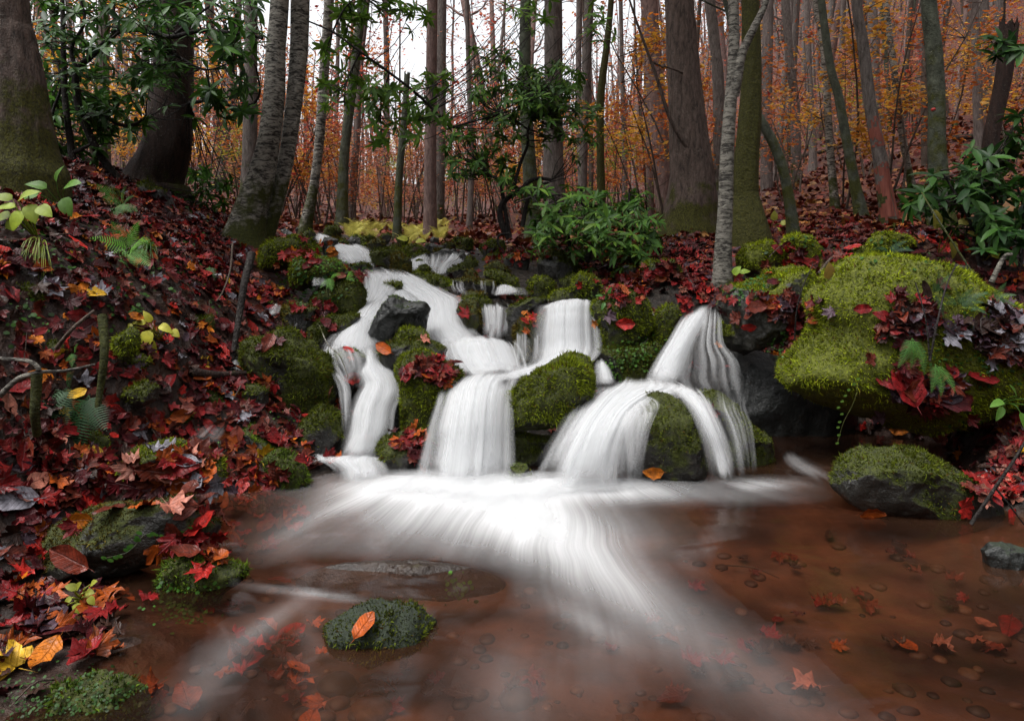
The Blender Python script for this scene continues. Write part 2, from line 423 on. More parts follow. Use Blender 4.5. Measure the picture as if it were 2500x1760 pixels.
# forest floor behind, with the hillside climbing to the right and a gentler one to the left
for u, v, Y in ((750, 560, 9.5), (950, 572, 10), (1200, 578, 10), (1450, 585, 9), (600, 525, 12), (900, 540, 15), (1200, 545, 15), (1500, 545, 13), (900, 520, 25), (1200, 520, 25), (1500, 500, 22),
                (1700, 540, 9), (1900, 530, 9), (2150, 510, 8.5), (2450, 480, 7.5), (1800, 480, 14), (2000, 440, 14), (2300, 380, 13), (2600, 330, 12), (1900, 400, 22), (2150, 320, 22), (2450, 220, 22), (2750, 150, 20),
                (1700, 440, 30), (2000, 280, 35), (2300, 120, 38), (2650, -50, 38), (1500, 460, 38), (300, 470, 10), (0, 440, 9), (-300, 350, 8), (300, 440, 16), (0, 380, 15), (-300, 250, 14), (300, 420, 28), (0, 330, 28), (600, 480, 26), (600, 440, 45), (1000, 470, 45), (1300, 455, 48)):
    g(u, v, Y)
for x, y, z in ((0, 75, 10), (-30, 70, 12), (30, 72, 30), (-60, 60, 16), (60, 60, 52), (-40, 30, 11), (45, 30, 30), (-25, 10, 9), (28, 8, 14), (-20, -6, 11), (22, -6, 13), (60, 0, 32), (-60, 0, 16), (60, -8, 32), (-60, -8, 16), (0, -14, 2.0), (-8, -16, 6), (9, -16, 7), (0, -30, 13), (-30, -40, 22), (30, -40, 24), (0, -45, 20), (-60, 100, 18), (0, 100, 13), (60, 100, 60)):  # points behind the viewer: unseen hill added to block low front sky light
    gx(x, y, z)
CTRL = np.array(CTRL)
def _tps(d2): return 0.5 * d2 * np.log(d2 + 1e-9)
def _key(xy):      # compress distances so the near ground gets most of the detail
    r = np.hypot(xy[:, 0], xy[:, 1] - 2)
    k = np.log1p(r / 3) / np.maximum(r, 1e-6) * 3
    return np.stack([xy[:, 0] * k, (xy[:, 1] - 2) * k], 1)
_ck = _key(CTRL[:, :2])
_n = len(_ck)
_A = np.zeros((_n + 3, _n + 3))
_A[:_n, :_n] = _tps(((_ck[:, None] - _ck[None]) ** 2).sum(-1)) + np.eye(_n) * 0.02
_A[:_n, _n], _A[:_n, _n + 1:], _A[_n, :_n], _A[_n + 1:, :_n] = 1, _ck, 1, _ck.T
_W = np.linalg.solve(_A, np.concatenate([CTRL[:, 2], np.zeros(3)]))
def ground(x, y):
    xy = np.stack([np.atleast_1d(x), np.atleast_1d(y)], 1).astype(float)
    k = _key(xy)
    z = np.empty(len(k))
    for i in range(0, len(k), 8000):
        kk = k[i:i + 8000]
        z[i:i + 8000] = _tps(((kk[:, None] - _ck[None]) ** 2).sum(-1)) @ _W[:_n] + _W[_n] + kk @ _W[_n + 1:]
    d = np.hypot(xy[:, 0], xy[:, 1])
    p = np.stack([xy[:, 0], xy[:, 1], z * 0], 1)
    amp = np.where((z < -0.05), 0.35, 1.0)
    z = z + amp * (fbm(p * 1.6, 3, 3) * 0.07 + fbm(p * 7, 2, 5) * 0.022) + fbm(p * 0.25, 3, 9) * np.clip((d - 9) / 25, 0, 1) * 1.2
    return z
def axis(dense, lo, hi, step, growth):
    a = list(np.arange(dense[0], dense[1], step))
    s, x = step, dense[1]
    while x < hi: a.append(x); s *= growth; x += s
    s, x, b = step, dense[0] - step, []
    while x > lo: b.append(x); s *= growth; x -= s
    return np.array(b[::-1] + a)
xs, ys = axis((-3.0, 3.2), -60, 60, 0.05, 1.09), axis((1.2, 7.5), -45, 100, 0.05, 1.07)
GX, GY = np.meshgrid(xs, ys)
GZ = ground(GX.ravel(), GY.ravel())
nx, ny = len(xs), len(ys)
ii = np.arange(nx * ny).reshape(ny, nx)
gf = np.stack([ii[:-1, :-1], ii[:-1, 1:], ii[1:, 1:], ii[1:, :-1]], -1).reshape(-1, 4)
gv = np.stack([GX.ravel(), GY.ravel(), GZ], 1)
def corridor(x, y):
    lo = np.interp(y, [0, 2.2, 2.9, 3.3, 3.8, 4.6, 5.4, 6.5, 8, 9.5], [-1.2, -0.9, -1.1, -0.95, -1.05, -1.3, -1.7, -2.1, -2.6, -2.4])
    hi = np.interp(y, [0, 2.2, 2.7, 3.2, 3.8, 4.6, 5.4, 6.5, 8, 9.5], [3, 2.4, 2.1, 2.1, 2.0, 1.6, 0.7, 0.2, -0.6, -2.3])
    return (x > lo) & (x < hi) & (y < 9.5)
litter = np.where(corridor(gv[:, 0], gv[:, 1]), 0.0, np.clip((gv[:, 1] - 3.0) / 4, 0.15, 1.0))
wet = np.clip((0.015 - GZ + fbm(gv * 6, 3, 18) * 0.02) / 0.05, 0, 1) * (gv[:, 1] < 4.5) * (np.abs(gv[:, 0]) < 4)
gme = mesh_np('forest_floor', gv, gf, (FLOOR,), True, {'litter': litter, 'wet': wet})
floor_ob = ob('ground', gme, kind='structure', label='leaf-strewn forest floor, stream banks and stream bed')

SURF_V, SURF_F, SURF_N = [gv], [gf[:, [0, 1, 2]], gf[:, [0, 2, 3]]], [len(gv)]
def surf_add(v, f):
    n = SURF_N[0]
    f = np.asarray(f)
    if f.shape[1] == 4: SURF_F.append(f[:, [0, 1, 2]] + n); SURF_F.append(f[:, [0, 2, 3]] + n)
    else: SURF_F.append(f + n)
    SURF_V.append(np.asarray(v, float)); SURF_N[0] += len(v)
def surf_tree():
    return BVHTree.FromPolygons([tuple(p) for p in np.concatenate(SURF_V)], [tuple(int(i) for i in p) for p in np.concatenate(SURF_F)])

# ------------------------------------------------------------------ boulders
_ico = {}
def ico(n):
    if n not in _ico:
        bm = bmesh.new(); bmesh.ops.create_icosphere(bm, subdivisions=n, radius=1)
        _ico[n] = (np.array([v.co for v in bm.verts]), np.array([[v.index for v in f.verts] for f in bm.faces])); bm.free()
    return _ico[n]
def polar(poly, nsamp=160):
    poly = np.asarray(poly, float)
    x, y = poly[:, 0], poly[:, 1]
    x2, y2 = np.roll(x, -1), np.roll(y, -1)
    cr = x * y2 - x2 * y
    A = cr.sum() / 2
    c = np.array([((x + x2) * cr).sum(), ((y + y2) * cr).sum()]) / (6 * A)
    th = np.linspace(-np.pi, np.pi, nsamp, endpoint=False)
    d = np.stack([np.cos(th), np.sin(th)], 1)
    p, q = poly - c, np.roll(poly, -1, 0) - c
    e = q - p
    den = d[:, None, 0] * e[None, :, 1] - d[:, None, 1] * e[None, :, 0]
    den = np.where(np.abs(den) < 1e-9, 1e-9, den)
    tt = (p[None, :, 0] * e[None, :, 1] - p[None, :, 1] * e[None, :, 0]) / den
    ss = (p[None, :, 0] * d[:, None, 1] - p[None, :, 1] * d[:, None, 0]) / den
    ok = (tt > 0) & (ss >= -1e-6) & (ss <= 1 + 1e-6)
    r = np.where(ok, tt, 0).max(1)
    r = np.where(r <= 0, np.median(r[r > 0]), r)
    k = np.array([0.1, 0.2, 0.4, 0.2, 0.1])
    rr = np.concatenate([r[-2:], r, r[:2]])
    return c, th, np.convolve(rr, k, 'valid')
ROCKS = []
MOSS_COL = {'dark': ((0.014, 0.018, 0.002), (0.125, 0.155, 0.01)), 'mid': ((0.018, 0.024, 0.002), (0.23, 0.285, 0.012)), 'bright': ((0.04, 0.05, 0.002), (0.34, 0.41, 0.016)), 'green': ((0.018, 0.03, 0.004), (0.15, 0.24, 0.018)), 'brown': ((0.018, 0.012, 0.003), (0.15, 0.115, 0.012))}
_rs = [0]
def rock(outline, Y, label, moss=0.6, tone='mid', depth=0.9, sub=5, drop=0.0, box=0.8, rough=0.1, short=None, fuzz=1.0, mlen=0.013, mat=None, lean=0.0, facets=11):
    return rock_(outline, Y, label, moss, tone, depth, sub, drop, box, rough, short, fuzz, mlen, mat, lean, facets)
def rock_(outline, Y, label, moss=0.6, tone='mid', depth=0.9, sub=5, drop=0.0, box=0.8, rough=0.07, short=None, fuzz=1.0, mlen=0.013, mat=None, lean=0.0, facets=11):
    """a boulder with the photographed outline, its own thickness and distance; drop stretches its hidden foot downwards (metres)"""
    _rs[0] += 1
    seed = _rs[0]
    w = np.array([P(u, v, Y)[[0, 2]] for u, v in outline])
    c, th, r = polar(w)
    d, f = ico(max(sub, 5))
    d0 = d
    pr = np.random.default_rng(seed + 500)
    d = d.copy()
    for _ in range(facets):                                   # a few broad facets
        n_ = pr.normal(0, 1, 3); n_[1] = -abs(n_[1]) - 0.35; n_ /= np.linalg.norm(n_)
        s_ = d @ n_; h_ = pr.uniform(0.58, 0.86)
        d -= n_ * np.where(s_ > h_, (s_ - h_) * 0.9, 0)[:, None]
    ang = np.arctan2(d[:, 2], d[:, 0])
    rad = np.interp(ang, np.append(th, np.pi), np.append(r, r[0]))
    rho = np.hypot(d[:, 0], d[:, 2])
    rs = np.where(rho > 1e-6, rho ** box, 0)
    mr = r.mean()
    x = np.cos(ang) * rad * rs
    z = np.sin(ang) * rad * rs
    y = np.sign(d[:, 1]) * np.abs(d[:, 1]) ** box * mr * depth
    p = np.stack([x, y, z], 1)
    nn = d * (fbm(d * 1.7 + 11, 3, seed) * rough * 1.3 + fbm(p / mr * 4.5, 3, seed + 50) * rough * 0.5)[:, None] * mr
    cell = fbm(p / mr * 2.6, 2, seed + 90)
    nn += d * (np.abs(cell) * -rough * 0.8)[:, None] * mr
    nn += d * (fbm(p * 45, 3, seed) * 0.007 + fbm(p * 16, 3, seed + 8) * 0.016 * min(1.0, mr / 0.25))[:, None]
    p = p + nn
    p[:, 1] += lean * p[:, 2]
    if drop: p[:, 2] = np.where(p[:, 2] < 0, p[:, 2] - drop * np.clip(-p[:, 2] / (mr * 0.8), 0, 1), p[:, 2])
    org = np.array([c[0], Y, c[1]])
    pw = p + org
    fn = np.cross(p[f[:, 1]] - p[f[:, 0]], p[f[:, 2]] - p[f[:, 0]])
    vn = np.zeros_like(p)
    for k in range(3): np.add.at(vn, f[:, k], fn)
    vn /= np.linalg.norm(vn, axis=1)[:, None] + 1e-12
    mk = np.clip(0.36 + (moss - 0.5) * 1.0 + vn[:, 2] * 0.6 + fbm(pw * 4, 4, seed + 7) * 0.85, 0, 1) if moss > 0 else np.zeros(len(p))
    mt = mat or {'bright': ROCKB}.get(tone, ROCK)
    me = mesh_np('boulder', p, f, (mt,), True, {'moss': mk})
    o = ob('boulder', me, None, label, 'rock', None, None, org)
    surf_add(pw, f)
    if moss > 0 and fuzz > 0:
        area = 0.5 * np.linalg.norm(fn, axis=1)
        fnn = fn / (np.linalg.norm(fn, axis=1)[:, None] + 1e-12)
        fm = mk[f].mean(1)
        wgt = area * np.clip((fm - 0.42) * 4, 0, 1) * (fnn[:, 1] < 0.45) * (fnn[:, 2] > -0.75)
        dens = 30000 * min(1.0, (3.4 / Y) ** 1.6) * fuzz
        n = int(min(wgt.sum() * dens, 26000))
        if n > 30:
            fi = RNG.choice(len(f), n, p=wgt / wgt.sum())
            b = RNG.random((n, 2)); b = np.where(b.sum(1, keepdims=True) > 1, 1 - b, b)
            q = p[f[fi, 0]] + (p[f[fi, 1]] - p[f[fi, 0]]) * b[:, :1] + (p[f[fi, 2]] - p[f[fi, 0]]) * b[:, 1:]
            nrm = fnn[fi]
            scale = max(1.0, (Y / 3.4) ** 0.75)
            dr = nrm * 0.8 + RNG.normal(0, 0.55, (n, 3)) + np.array([0, -0.1, -0.12])
            dr /= np.linalg.norm(dr, axis=1)[:, None]
            ln = mlen * 1.5 * scale * RNG.uniform(0.5, 1.3, n)[:, None]
            ln = ln * np.clip(0.75 + 1.1 * fbm((q + org) * 14, 2, seed + 33), 0.25, 1.6)[:, None]
            sd = np.cross(dr, RNG.normal(0, 1, (n, 3))); sd /= np.linalg.norm(sd, axis=1)[:, None] + 1e-9
            wd = 0.0032 * scale * RNG.uniform(0.6, 1.3, n)[:, None]
            v = np.stack([q - sd * wd - nrm * 0.002, q + sd * wd - nrm * 0.002, q + dr * ln], 1).reshape(-1, 3)
            lo, hi = MOSS_COL[tone]
            cl = np.clip(0.5 + fbm((q + org) * 9, 3, seed + 3) * 0.55 + RNG.normal(0, 0.28, n), 0, 1.25)[:, None]
            cc = np.array(lo) * (1 - cl) + np.array(hi) * cl
            br = RNG.random(n) < 0.06
            cc[br] = np.array((0.09, 0.05, 0.01)) * RNG.uniform(0.5, 1.2, (br.sum(), 1))
            mm = mesh_np('moss', v, np.arange(3 * n).reshape(-1, 3), (MOSS,), False, {'tint': np.repeat(np.clip(cc, 0, 1), 3, 0)})
            mo = ob('moss', mm, o, kind='stuff')
            mo.location = o.location
    ROCKS.append(dict(o=o, c=org, r=mr, short=short or label, outline=outline))
    return o

R = rock
# --- foot of the cascade
R(C9([(385, 810), (420, 760), (520, 660), (620, 590), (730, 510), (830, 450), (920, 438), (985, 445), (1035, 520), (1035, 680), (1000, 750), (900, 880), (820, 960), (740, 1030), (620, 1050), (480, 1060), (390, 1040), (378, 920)]), 3.42,
  'tilted egg-shaped mossy boulder between the two widest white falls', 1.2, 'mid', 0.75, 6, box=0.72, rough=0.05, short='the tilted mossy boulder between the falls', mlen=0.017)
R(C9([(385, 1030), (500, 1030), (640, 1050), (760, 1040), (700, 1100), (640, 1190), (500, 1210), (400, 1210)]), 3.5, 'low dark mossy rock wedged under the tilted egg-shaped boulder', 0.75, 'dark', 0.8, 4, drop=0.1, short='the low rock under the tilted boulder')
R(C9([(1260, 880), (1330, 800), (1430, 755), (1520, 748), (1600, 790), (1690, 860), (1750, 980), (1800, 1100), (1850, 1220), (1875, 1330), (1850, 1420), (1600, 1450), (1300, 1440), (1240, 1350), (1200, 1150), (1210, 980)]), 3.32,
  'tall rounded boulder under a thin film of water, with green moss on one edge', 0.5, 'dark', 0.75, 6, box=0.7, rough=0.035, short='the tall veiled boulder', fuzz=0.8, mlen=0.009)
R(C9([(1720, 720), (1900, 740), (2050, 840), (2150, 940), (2230, 1060), (2296, 1200), (2310, 1360), (2100, 1400), (1900, 1390), (1860, 1200), (1760, 900)]), 3.55,
  'dark boulder behind the thin veil of falling water at the mouth of the hollow', 0.5, 'dark', 0.7, 5, drop=0.05, short='the dark boulder behind the veil', mlen=0.009)
R(C9([(405, 1245), (470, 1230), (540, 1248), (580, 1310), (570, 1400), (500, 1420), (420, 1390), (400, 1320)]), 3.22, 'small round stone ringed by white spray at the foot of the falls', 0.5, 'green', 0.9, 4, drop=0.06, short='the small round stone in the spray', mlen=0.007)
R(C5([(545, 1500), (590, 1430), (680, 1405), (800, 1400), (890, 1440), (900, 1560), (860, 1640), (700, 1680), (580, 1660), (550, 1600)]), 3.42, 'small mossy rock with red leaves heaped on its face, beside the main fall', 0.75, 'dark', 0.9, 5, drop=0.1, short='the small leaf-covered rock beside the main fall')
R(C5([(645, 1000), (700, 930), (830, 885), (900, 920), (1000, 960), (1090, 1040), (1080, 1070), (1010, 1110), (985, 1180), (975, 1280), (930, 1380), (890, 1425), (800, 1400), (720, 1320), (695, 1180), (650, 1060)]), 3.65,
  'tall mossy boulder topped with a wet mat of red leaves, between two white streams', 1.1, 'mid', 0.8, 6, box=0.75, drop=0.12, short='the tall mossy boulder between the streams')
R(C5([(570, 900), (640, 840), (760, 830), (860, 830), (930, 850), (1000, 890), (985, 930), (900, 960), (700, 1010), (600, 1040)]), 3.95, 'low dark ledge rock under the small moss cushion, edged with red leaves', 0.55, 'dark', 0.9, 4, drop=0.15, short='the dark ledge rock')
R(C5([(640, 830), (690, 775), (760, 750), (830, 755), (870, 790), (872, 840), (800, 860), (700, 865)]), 4.1, 'small dome of bright moss directly below the bare black boulder', 0.95, 'mid', 0.9, 5, short='the small moss dome')
R(C5([(640, 560), (700, 575), (760, 595), (860, 595), (890, 640), (870, 690), (850, 745), (760, 765), (680, 810), (610, 850), (540, 820), (505, 750), (540, 700), (580, 620)]), 4.3,
  'bare black wet boulder standing in the middle of the cascade', 0.28, 'green', 0.85, 6, box=0.7, rough=0.06, drop=0.1, short='the bare black boulder', mat=ROCKD, fuzz=0.5, mlen=0.008)
R(C5([(230, 900), (330, 875), (430, 895), (500, 940), (505, 990), (450, 1040), (380, 1100), (330, 1130), (280, 1080), (230, 1000)]), 3.95, 'smooth rounded rock under a thin veil of water in the left-hand stream', 0.3, 'green', 0.8, 5, drop=0.2, short='the veiled rock in the left stream', fuzz=0.3)
R(C5([(640, 1140), (690, 1150), (700, 1250), (780, 1370), (780, 1420), (640, 1410), (560, 1300), (600, 1200)]), 3.75, 'dark wet rock face beside the left-hand stream', 0.25, 'dark', 0.7, 4, drop=0.2, short='the dark wet rock face', mat=ROCKD)
# --- right of the centre
R(C9([(1000, 110), (1060, 60), (1110, 10), (1200, -10), (1320, 20), (1380, 100), (1410, 200), (1400, 290), (1340, 380), (1240, 440), (1150, 470), (1040, 460), (990, 350), (975, 200)]), 4.2,
  'tall mossy boulder with red leaves and small green plants on its crown', 1.0, 'mid', 0.75, 6, box=0.72, drop=0.1, short='the tall boulder crowned with leaves')
R(C9([(1010, 430), (1150, 430), (1290, 430), (1450, 390), (1480, 520), (1420, 620), (1300, 650), (1150, 650), (1060, 560)]), 4.05, 'shaded mossy rock with bright creepers below the tall leaf-crowned boulder', 0.6, 'dark', 0.6, 5, drop=0.15, short='the shaded creeper rock')
R(C9([(1430, 240), (1460, 170), (1530, 120), (1590, 130), (1615, 190), (1570, 280), (1500, 370), (1420, 400), (1380, 330)]), 4.25, 'narrow mossy boulder just left of the spreading right-hand fall', 0.8, 'mid', 0.9, 5, drop=0.15, short='the narrow mossy boulder')
R(C5([(1610, 560), (1640, 530), (1740, 520), (1800, 420), (1900, 410), (1970, 470), (1940, 560), (1880, 610), (1700, 620), (1620, 612)]), 4.65, 'pair-humped mossy rock above the right-centre fall', 0.9, 'mid', 0.8, 5, drop=0.1, short='the pair-humped mossy rock')
R(C5([(1335, 700), (1370, 620), (1420, 590), (1520, 570), (1610, 575), (1605, 620), (1540, 660), (1450, 690), (1390, 750), (1345, 765)]), 4.6, 'dark leaning slab beside the thin central trickle', 0.5, 'dark', 0.9, 5, drop=0.12, short='the dark leaning slab')
R(C5([(1385, 790), (1420, 720), (1500, 670), (1590, 680), (1605, 760), (1560, 840), (1500, 880), (1420, 870)]), 4.35, 'dripping rock with bright orange and red leaves on its top', 0.55, 'brown', 0.9, 5, drop=0.2, short='the dripping rock')
R(C5([(1040, 660), (1060, 610), (1100, 580), (1180, 595), (1210, 640), (1205, 740), (1180, 810), (1130, 800), (1060, 720)]), 4.6, 'brown mossy rock with one hanging red leaf, left of the thin central trickle', 0.6, 'brown', 0.9, 5, drop=0.12, short='the brown rock by the trickle')
R(C5([(1075, 575), (1150, 560), (1240, 570), (1275, 595), (1260, 625), (1160, 625), (1090, 610)]), 4.95, 'flat moss cushion at the edge of the upper ledge', 0.9, 'mid', 0.9, 4, drop=0.1, short='the flat moss cushion')
R(C5([(1200, 415), (1240, 395), (1330, 400), (1400, 440), (1450, 500), (1470, 545), (1420, 560), (1330, 530), (1280, 480), (1210, 450)]), 5.4, 'long mossy slab sloping down to the upper ledge', 0.95, 'mid', 0.7, 5, drop=0.1, short='the sloping mossy slab')
R(C5([(1000, 460), (1080, 445), (1200, 445), (1285, 460), (1300, 510), (1285, 565), (1150, 565), (1060, 550), (1030, 510)]), 5.3, 'square dripping ledge rock below the upper fall', 0.5, 'brown', 0.9, 5, drop=0.12, short='the dripping ledge rock')
R(C5([(755, 420), (800, 410), (880, 425), (960, 445), (1030, 490), (1055, 545), (970, 565), (890, 510), (820, 460)]), 5.5, 'low mossy hump along the right edge of the wide white apron', 0.9, 'mid', 0.9, 5, drop=0.12, short='the low mossy hump')
R(C5([(505, 300), (550, 255), (640, 248), (700, 280), (700, 360), (660, 410), (560, 400), (515, 345)]), 6.2, 'round mossy boulder at the head of the cascade', 0.85, 'dark', 0.9, 5, drop=0.1, short='the round boulder at the cascade head')
R(C5([(640, 320), (700, 295), (765, 330), (772, 395), (740, 425), (660, 420), (630, 380)]), 6.0, 'squat brown boulder against the round boulder at the cascade head', 0.5, 'brown', 0.9, 5, drop=0.1, short='the squat brown boulder')
R(C5([(710, 270), (760, 235), (830, 248), (875, 290), (850, 335), (780, 340), (725, 320)]), 6.9, 'mossy knob just left of the straight reddish trunk', 0.95, 'mid', 0.9, 4, drop=0.15, short='the mossy knob')
R(C5([(872, 250), (890, 235), (930, 245), (970, 255), (975, 285), (940, 300), (885, 300)]), 6.9, 'jagged black stone above the upper fall', 0.0, 'dark', 0.8, 4, rough=0.12, drop=0.1, short='the jagged black stone', mat=ROCKD)
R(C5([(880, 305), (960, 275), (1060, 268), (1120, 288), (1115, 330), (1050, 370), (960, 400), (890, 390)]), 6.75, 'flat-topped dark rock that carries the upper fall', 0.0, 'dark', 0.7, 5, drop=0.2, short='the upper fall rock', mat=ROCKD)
R(C5([(980, 410), (1020, 375), (1080, 370), (1130, 400), (1135, 440), (1060, 455), (985, 450)]), 6.0, 'rounded olive stone at the foot of the upper fall', 0.6, 'dark', 0.9, 4, drop=0.1, short='the stone below the upper fall')
R(C5([(1060, 360), (1100, 322), (1150, 320), (1182, 350), (1175, 385), (1100, 390)]), 6.3, 'mossy stone right of the upper fall', 0.8, 'mid', 0.9, 4, drop=0.1, short='the stone beside the upper fall')
R(C5([(1200, 350), (1240, 300), (1300, 300), (1320, 350), (1290, 395), (1220, 390)]), 6.6, 'dark stone in the rubble beside the bent stems', 0.5, 'dark', 0.9, 4, drop=0.15, short='the dark rubble stone')
R(C5([(1290, 370), (1320, 310), (1400, 285), (1490, 290), (1500, 350), (1440, 410), (1330, 410)]), 6.2, 'slanted grey rock with a single orange leaf near the evergreen bush', 0.5, 'dark', 0.9, 5, drop=0.15, short='the slanted grey rock')
R(C5([(1530, 370), (1560, 310), (1640, 280), (1740, 300), (1810, 370), (1820, 450), (1700, 480), (1570, 450)]), 5.9, 'broad dark boulder in the shade under the evergreen bush', 0.7, 'dark', 0.8, 5, drop=0.15, short='the shaded boulder under the bush')
R(C5([(1475, 470), (1530, 430), (1620, 440), (1665, 490), (1650, 545), (1560, 560), (1490, 540)]), 5.5, 'twin-lobed mossy stone below the shaded boulder', 0.75, 'mid', 0.9, 5, drop=0.1, short='the twin-lobed stone')
R(C5([(2000, 390), (2060, 330), (2140, 290), (2210, 275), (2230, 330), (2150, 390), (2060, 430), (2010, 430)]), 5.7, 'mossy sloping rock at the right end of the evergreen bush', 0.95, 'mid', 0.9, 5, drop=0.15, short='the mossy sloping rock')
R(C6([(-80, 400), (-40, 350), (40, 335), (120, 340), (175, 390), (185, 470), (120, 470), (40, 440), (-60, 450)]), 5.0, 'mossy overhanging boulder with a bare grey face above a black gap', 0.7, 'mid', 0.9, 5, short='the overhanging boulder above the gap')
R(C6([(-60, 480), (60, 520), (200, 560), (150, 660), (20, 680), (-60, 620)]), 5.3, 'black rock standing in for the dark hole under the overhanging boulder', 0.0, 'dark', 0.8, 4, drop=0.1, short='the black rock in the gap', mat=ROCKD)  # black rock put in for the darkness of the hole
# --- left side rocks
R(C5([(130, 590), (180, 510), (300, 460), (380, 430), (440, 450), (480, 540), (475, 640), (400, 670), (300, 680), (200, 700), (130, 670)]), 4.75, 'mossy boulder with a small bright fern, left of the wide white apron', 0.8, 'dark', 0.8, 5, drop=0.15, short='the boulder with the small fern')
R(C5([(130, 760), (260, 690), (400, 640), (490, 655), (430, 760), (370, 860), (200, 870), (140, 830)]), 4.4, 'sloping half-bare rock washed by the left stream', 0.55, 'dark', 0.8, 5, drop=0.15, short='the half-bare rock by the left stream')
R(C4([(1495, 880), (1530, 820), (1620, 800), (1720, 760), (1820, 760), (1920, 820), (2000, 900), (2070, 1000), (2080, 1120), (1990, 1220), (1880, 1280), (1750, 1260), (1660, 1200), (1560, 1120), (1500, 1000)]), 3.75,
  'large round mossy boulder left of the left-hand stream', 1.0, 'dark', 0.8, 6, drop=0.1, short='the large round boulder by the left stream', mlen=0.014)
R(C4([(1560, 330), (1590, 250), (1680, 200), (1800, 185), (1920, 195), (1990, 250), (1985, 330), (1900, 400), (1780, 420), (1640, 430), (1570, 400)]), 5.0, 'humped mossy boulder at the foot of the twin birch', 0.95, 'mid', 0.8, 5, short='the humped boulder by the twin birch')
R(C4([(1730, 440), (1760, 360), (1860, 310), (1990, 310), (2090, 340), (2130, 400), (2080, 480), (1960, 500), (1850, 540), (1760, 530)]), 4.75, 'leafy moss-grown rock overhanging a black hollow near the twin birch', 0.9, 'mid', 0.8, 5, short='the leafy overhanging rock')
R(C4([(1690, 700), (1740, 620), (1850, 590), (1960, 640), (1950, 740), (1850, 780), (1740, 780)]), 4.5, 'dark wet rock between two thin trickles on the left', 0.35, 'brown', 0.8, 5, drop=0.2, short='the dark rock between trickles')
R(C4([(1520, 680), (1570, 620), (1660, 600), (1720, 660), (1700, 780), (1560, 800)]), 4.55, 'dark rock under the small left-hand fall', 0.2, 'dark', 0.7, 4, drop=0.2, short='the rock under the small left fall', mat=ROCKD)
R(C4([(1780, 1440), (1830, 1360), (1900, 1290), (1970, 1235), (2060, 1240), (2115, 1300), (2115, 1400), (2070, 1490), (1930, 1540), (1830, 1530)]), 3.5, 'rounded mossy rock with one curled leaf left of the lower left stream', 0.85, 'dark', 0.85, 5, drop=0.1, short='the rounded rock by the lower left stream')
R(C4([(1320, 1490), (1400, 1390), (1560, 1350), (1640, 1410), (1720, 1490), (1790, 1540), (1780, 1620), (1600, 1640), (1400, 1600)]), 3.3, 'low mossy rock beside the big yellow leaf', 0.75, 'green', 0.85, 5, drop=0.1, short='the low rock by the yellow leaf')
R(C4([(1330, 1160), (1450, 1120), (1580, 1100), (1650, 1140), (1650, 1220), (1560, 1270), (1400, 1260), (1340, 1210)]), 3.5, 'flat dark rock covered by a fan of red leaves on the left bank', 0.6, 'dark', 0.85, 5, drop=0.15, short='the flat dark rock on the left bank')
R(C4([(1700, 1500), (1790, 1510), (1850, 1560), (1900, 1640), (1880, 1700), (1700, 1700), (1620, 1660), (1630, 1560)]), 3.15, 'little mossy block at the edge of the left pool inlet', 0.75, 'green', 0.9, 5, drop=0.1, short='the little mossy block')
R(C7([(680, 90), (720, -20), (900, -60), (1060, -50), (1200, 0), (1320, 90), (1340, 180), (1230, 270), (1000, 300), (760, 290)]), 2.66, 'mossy boulder strewn with large red and silver leaves on the left shore', 0.85, 'mid', 0.85, 6, short='the leaf-strewn boulder on the left shore')
R(C7([(50, 760), (130, 650), (180, 540), (300, 450), (500, 370), (720, 320), (1000, 285), (1200, 285), (1260, 380), (1320, 440), (1300, 520), (1150, 600), (1000, 660), (700, 720), (400, 790), (300, 850), (100, 880)]), 2.28,
  'broad flat dark boulder with a trailing creeper on the left shore', 0.62, 'brown', 0.7, 6, short='the broad flat boulder on the left shore', mlen=0.008)
R(C7([(950, 760), (1000, 680), (1060, 630), (1150, 610), (1260, 650), (1400, 690), (1495, 725), (1460, 790), (1300, 860), (1150, 930), (1000, 940), (940, 860)]), 2.2, 'mossy rock with green creepers spilling into the pool on the left', 0.9, 'green', 0.85, 6, drop=0.06, short='the creeper-hung rock at the pool edge', mlen=0.011)
R(C7([(-60, 1500), (200, 1500), (400, 1420), (600, 1385), (750, 1400), (850, 1480), (900, 1580), (940, 1720), (500, 1800), (-60, 1800)]), 1.62, 'mossy rock in the bottom left corner at the water edge', 0.95, 'green', 0.8, 6, short='the corner rock at the water edge', mlen=0.009)
R(C10([(420, 1140), (490, 1050), (610, 975), (720, 935), (900, 930), (1070, 965), (1170, 1060), (1185, 1150), (1080, 1215), (900, 1250), (700, 1245), (500, 1205)]), 1.9, 'low mossy stone in the pool carrying one red-brown leaf', 0.9, 'dark', 0.9, 6, drop=0.0, short='the low stone in the pool', mlen=0.008, mat=ROCKD)
R(C10([(255, 790), (330, 740), (500, 690), (800, 665), (1100, 670), (1400, 720), (1570, 780), (1570, 850), (1200, 900), (900, 900), (600, 890), (350, 850)]), 2.3, 'wide brown rock awash just under the surface of the pool', 0.1, 'brown', 0.5, 6, box=0.85, rough=0.02, short='the wide rock awash in the pool', fuzz=0.3, mlen=0.006, mat=ROCKW)
R(C1([(780, 1170), (830, 1110), (900, 1102), (1000, 1165), (1085, 1250), (1075, 1300), (950, 1280), (830, 1230)]), 5.2, 'pale lichen-spotted rock at the foot of the dark red trunk', 0.4, 'dark', 0.8, 5, drop=0.1, short='the lichen rock by the dark trunk')
R(C1([(1665, 1450), (1690, 1412), (1760, 1408), (1810, 1440), (1790, 1480), (1700, 1480)]), 7.0, 'small grey stone at the top of the left-hand upper stream', 0.0, 'dark', 0.8, 4, drop=0.1, short='the small grey stone', mat=ROCKD)
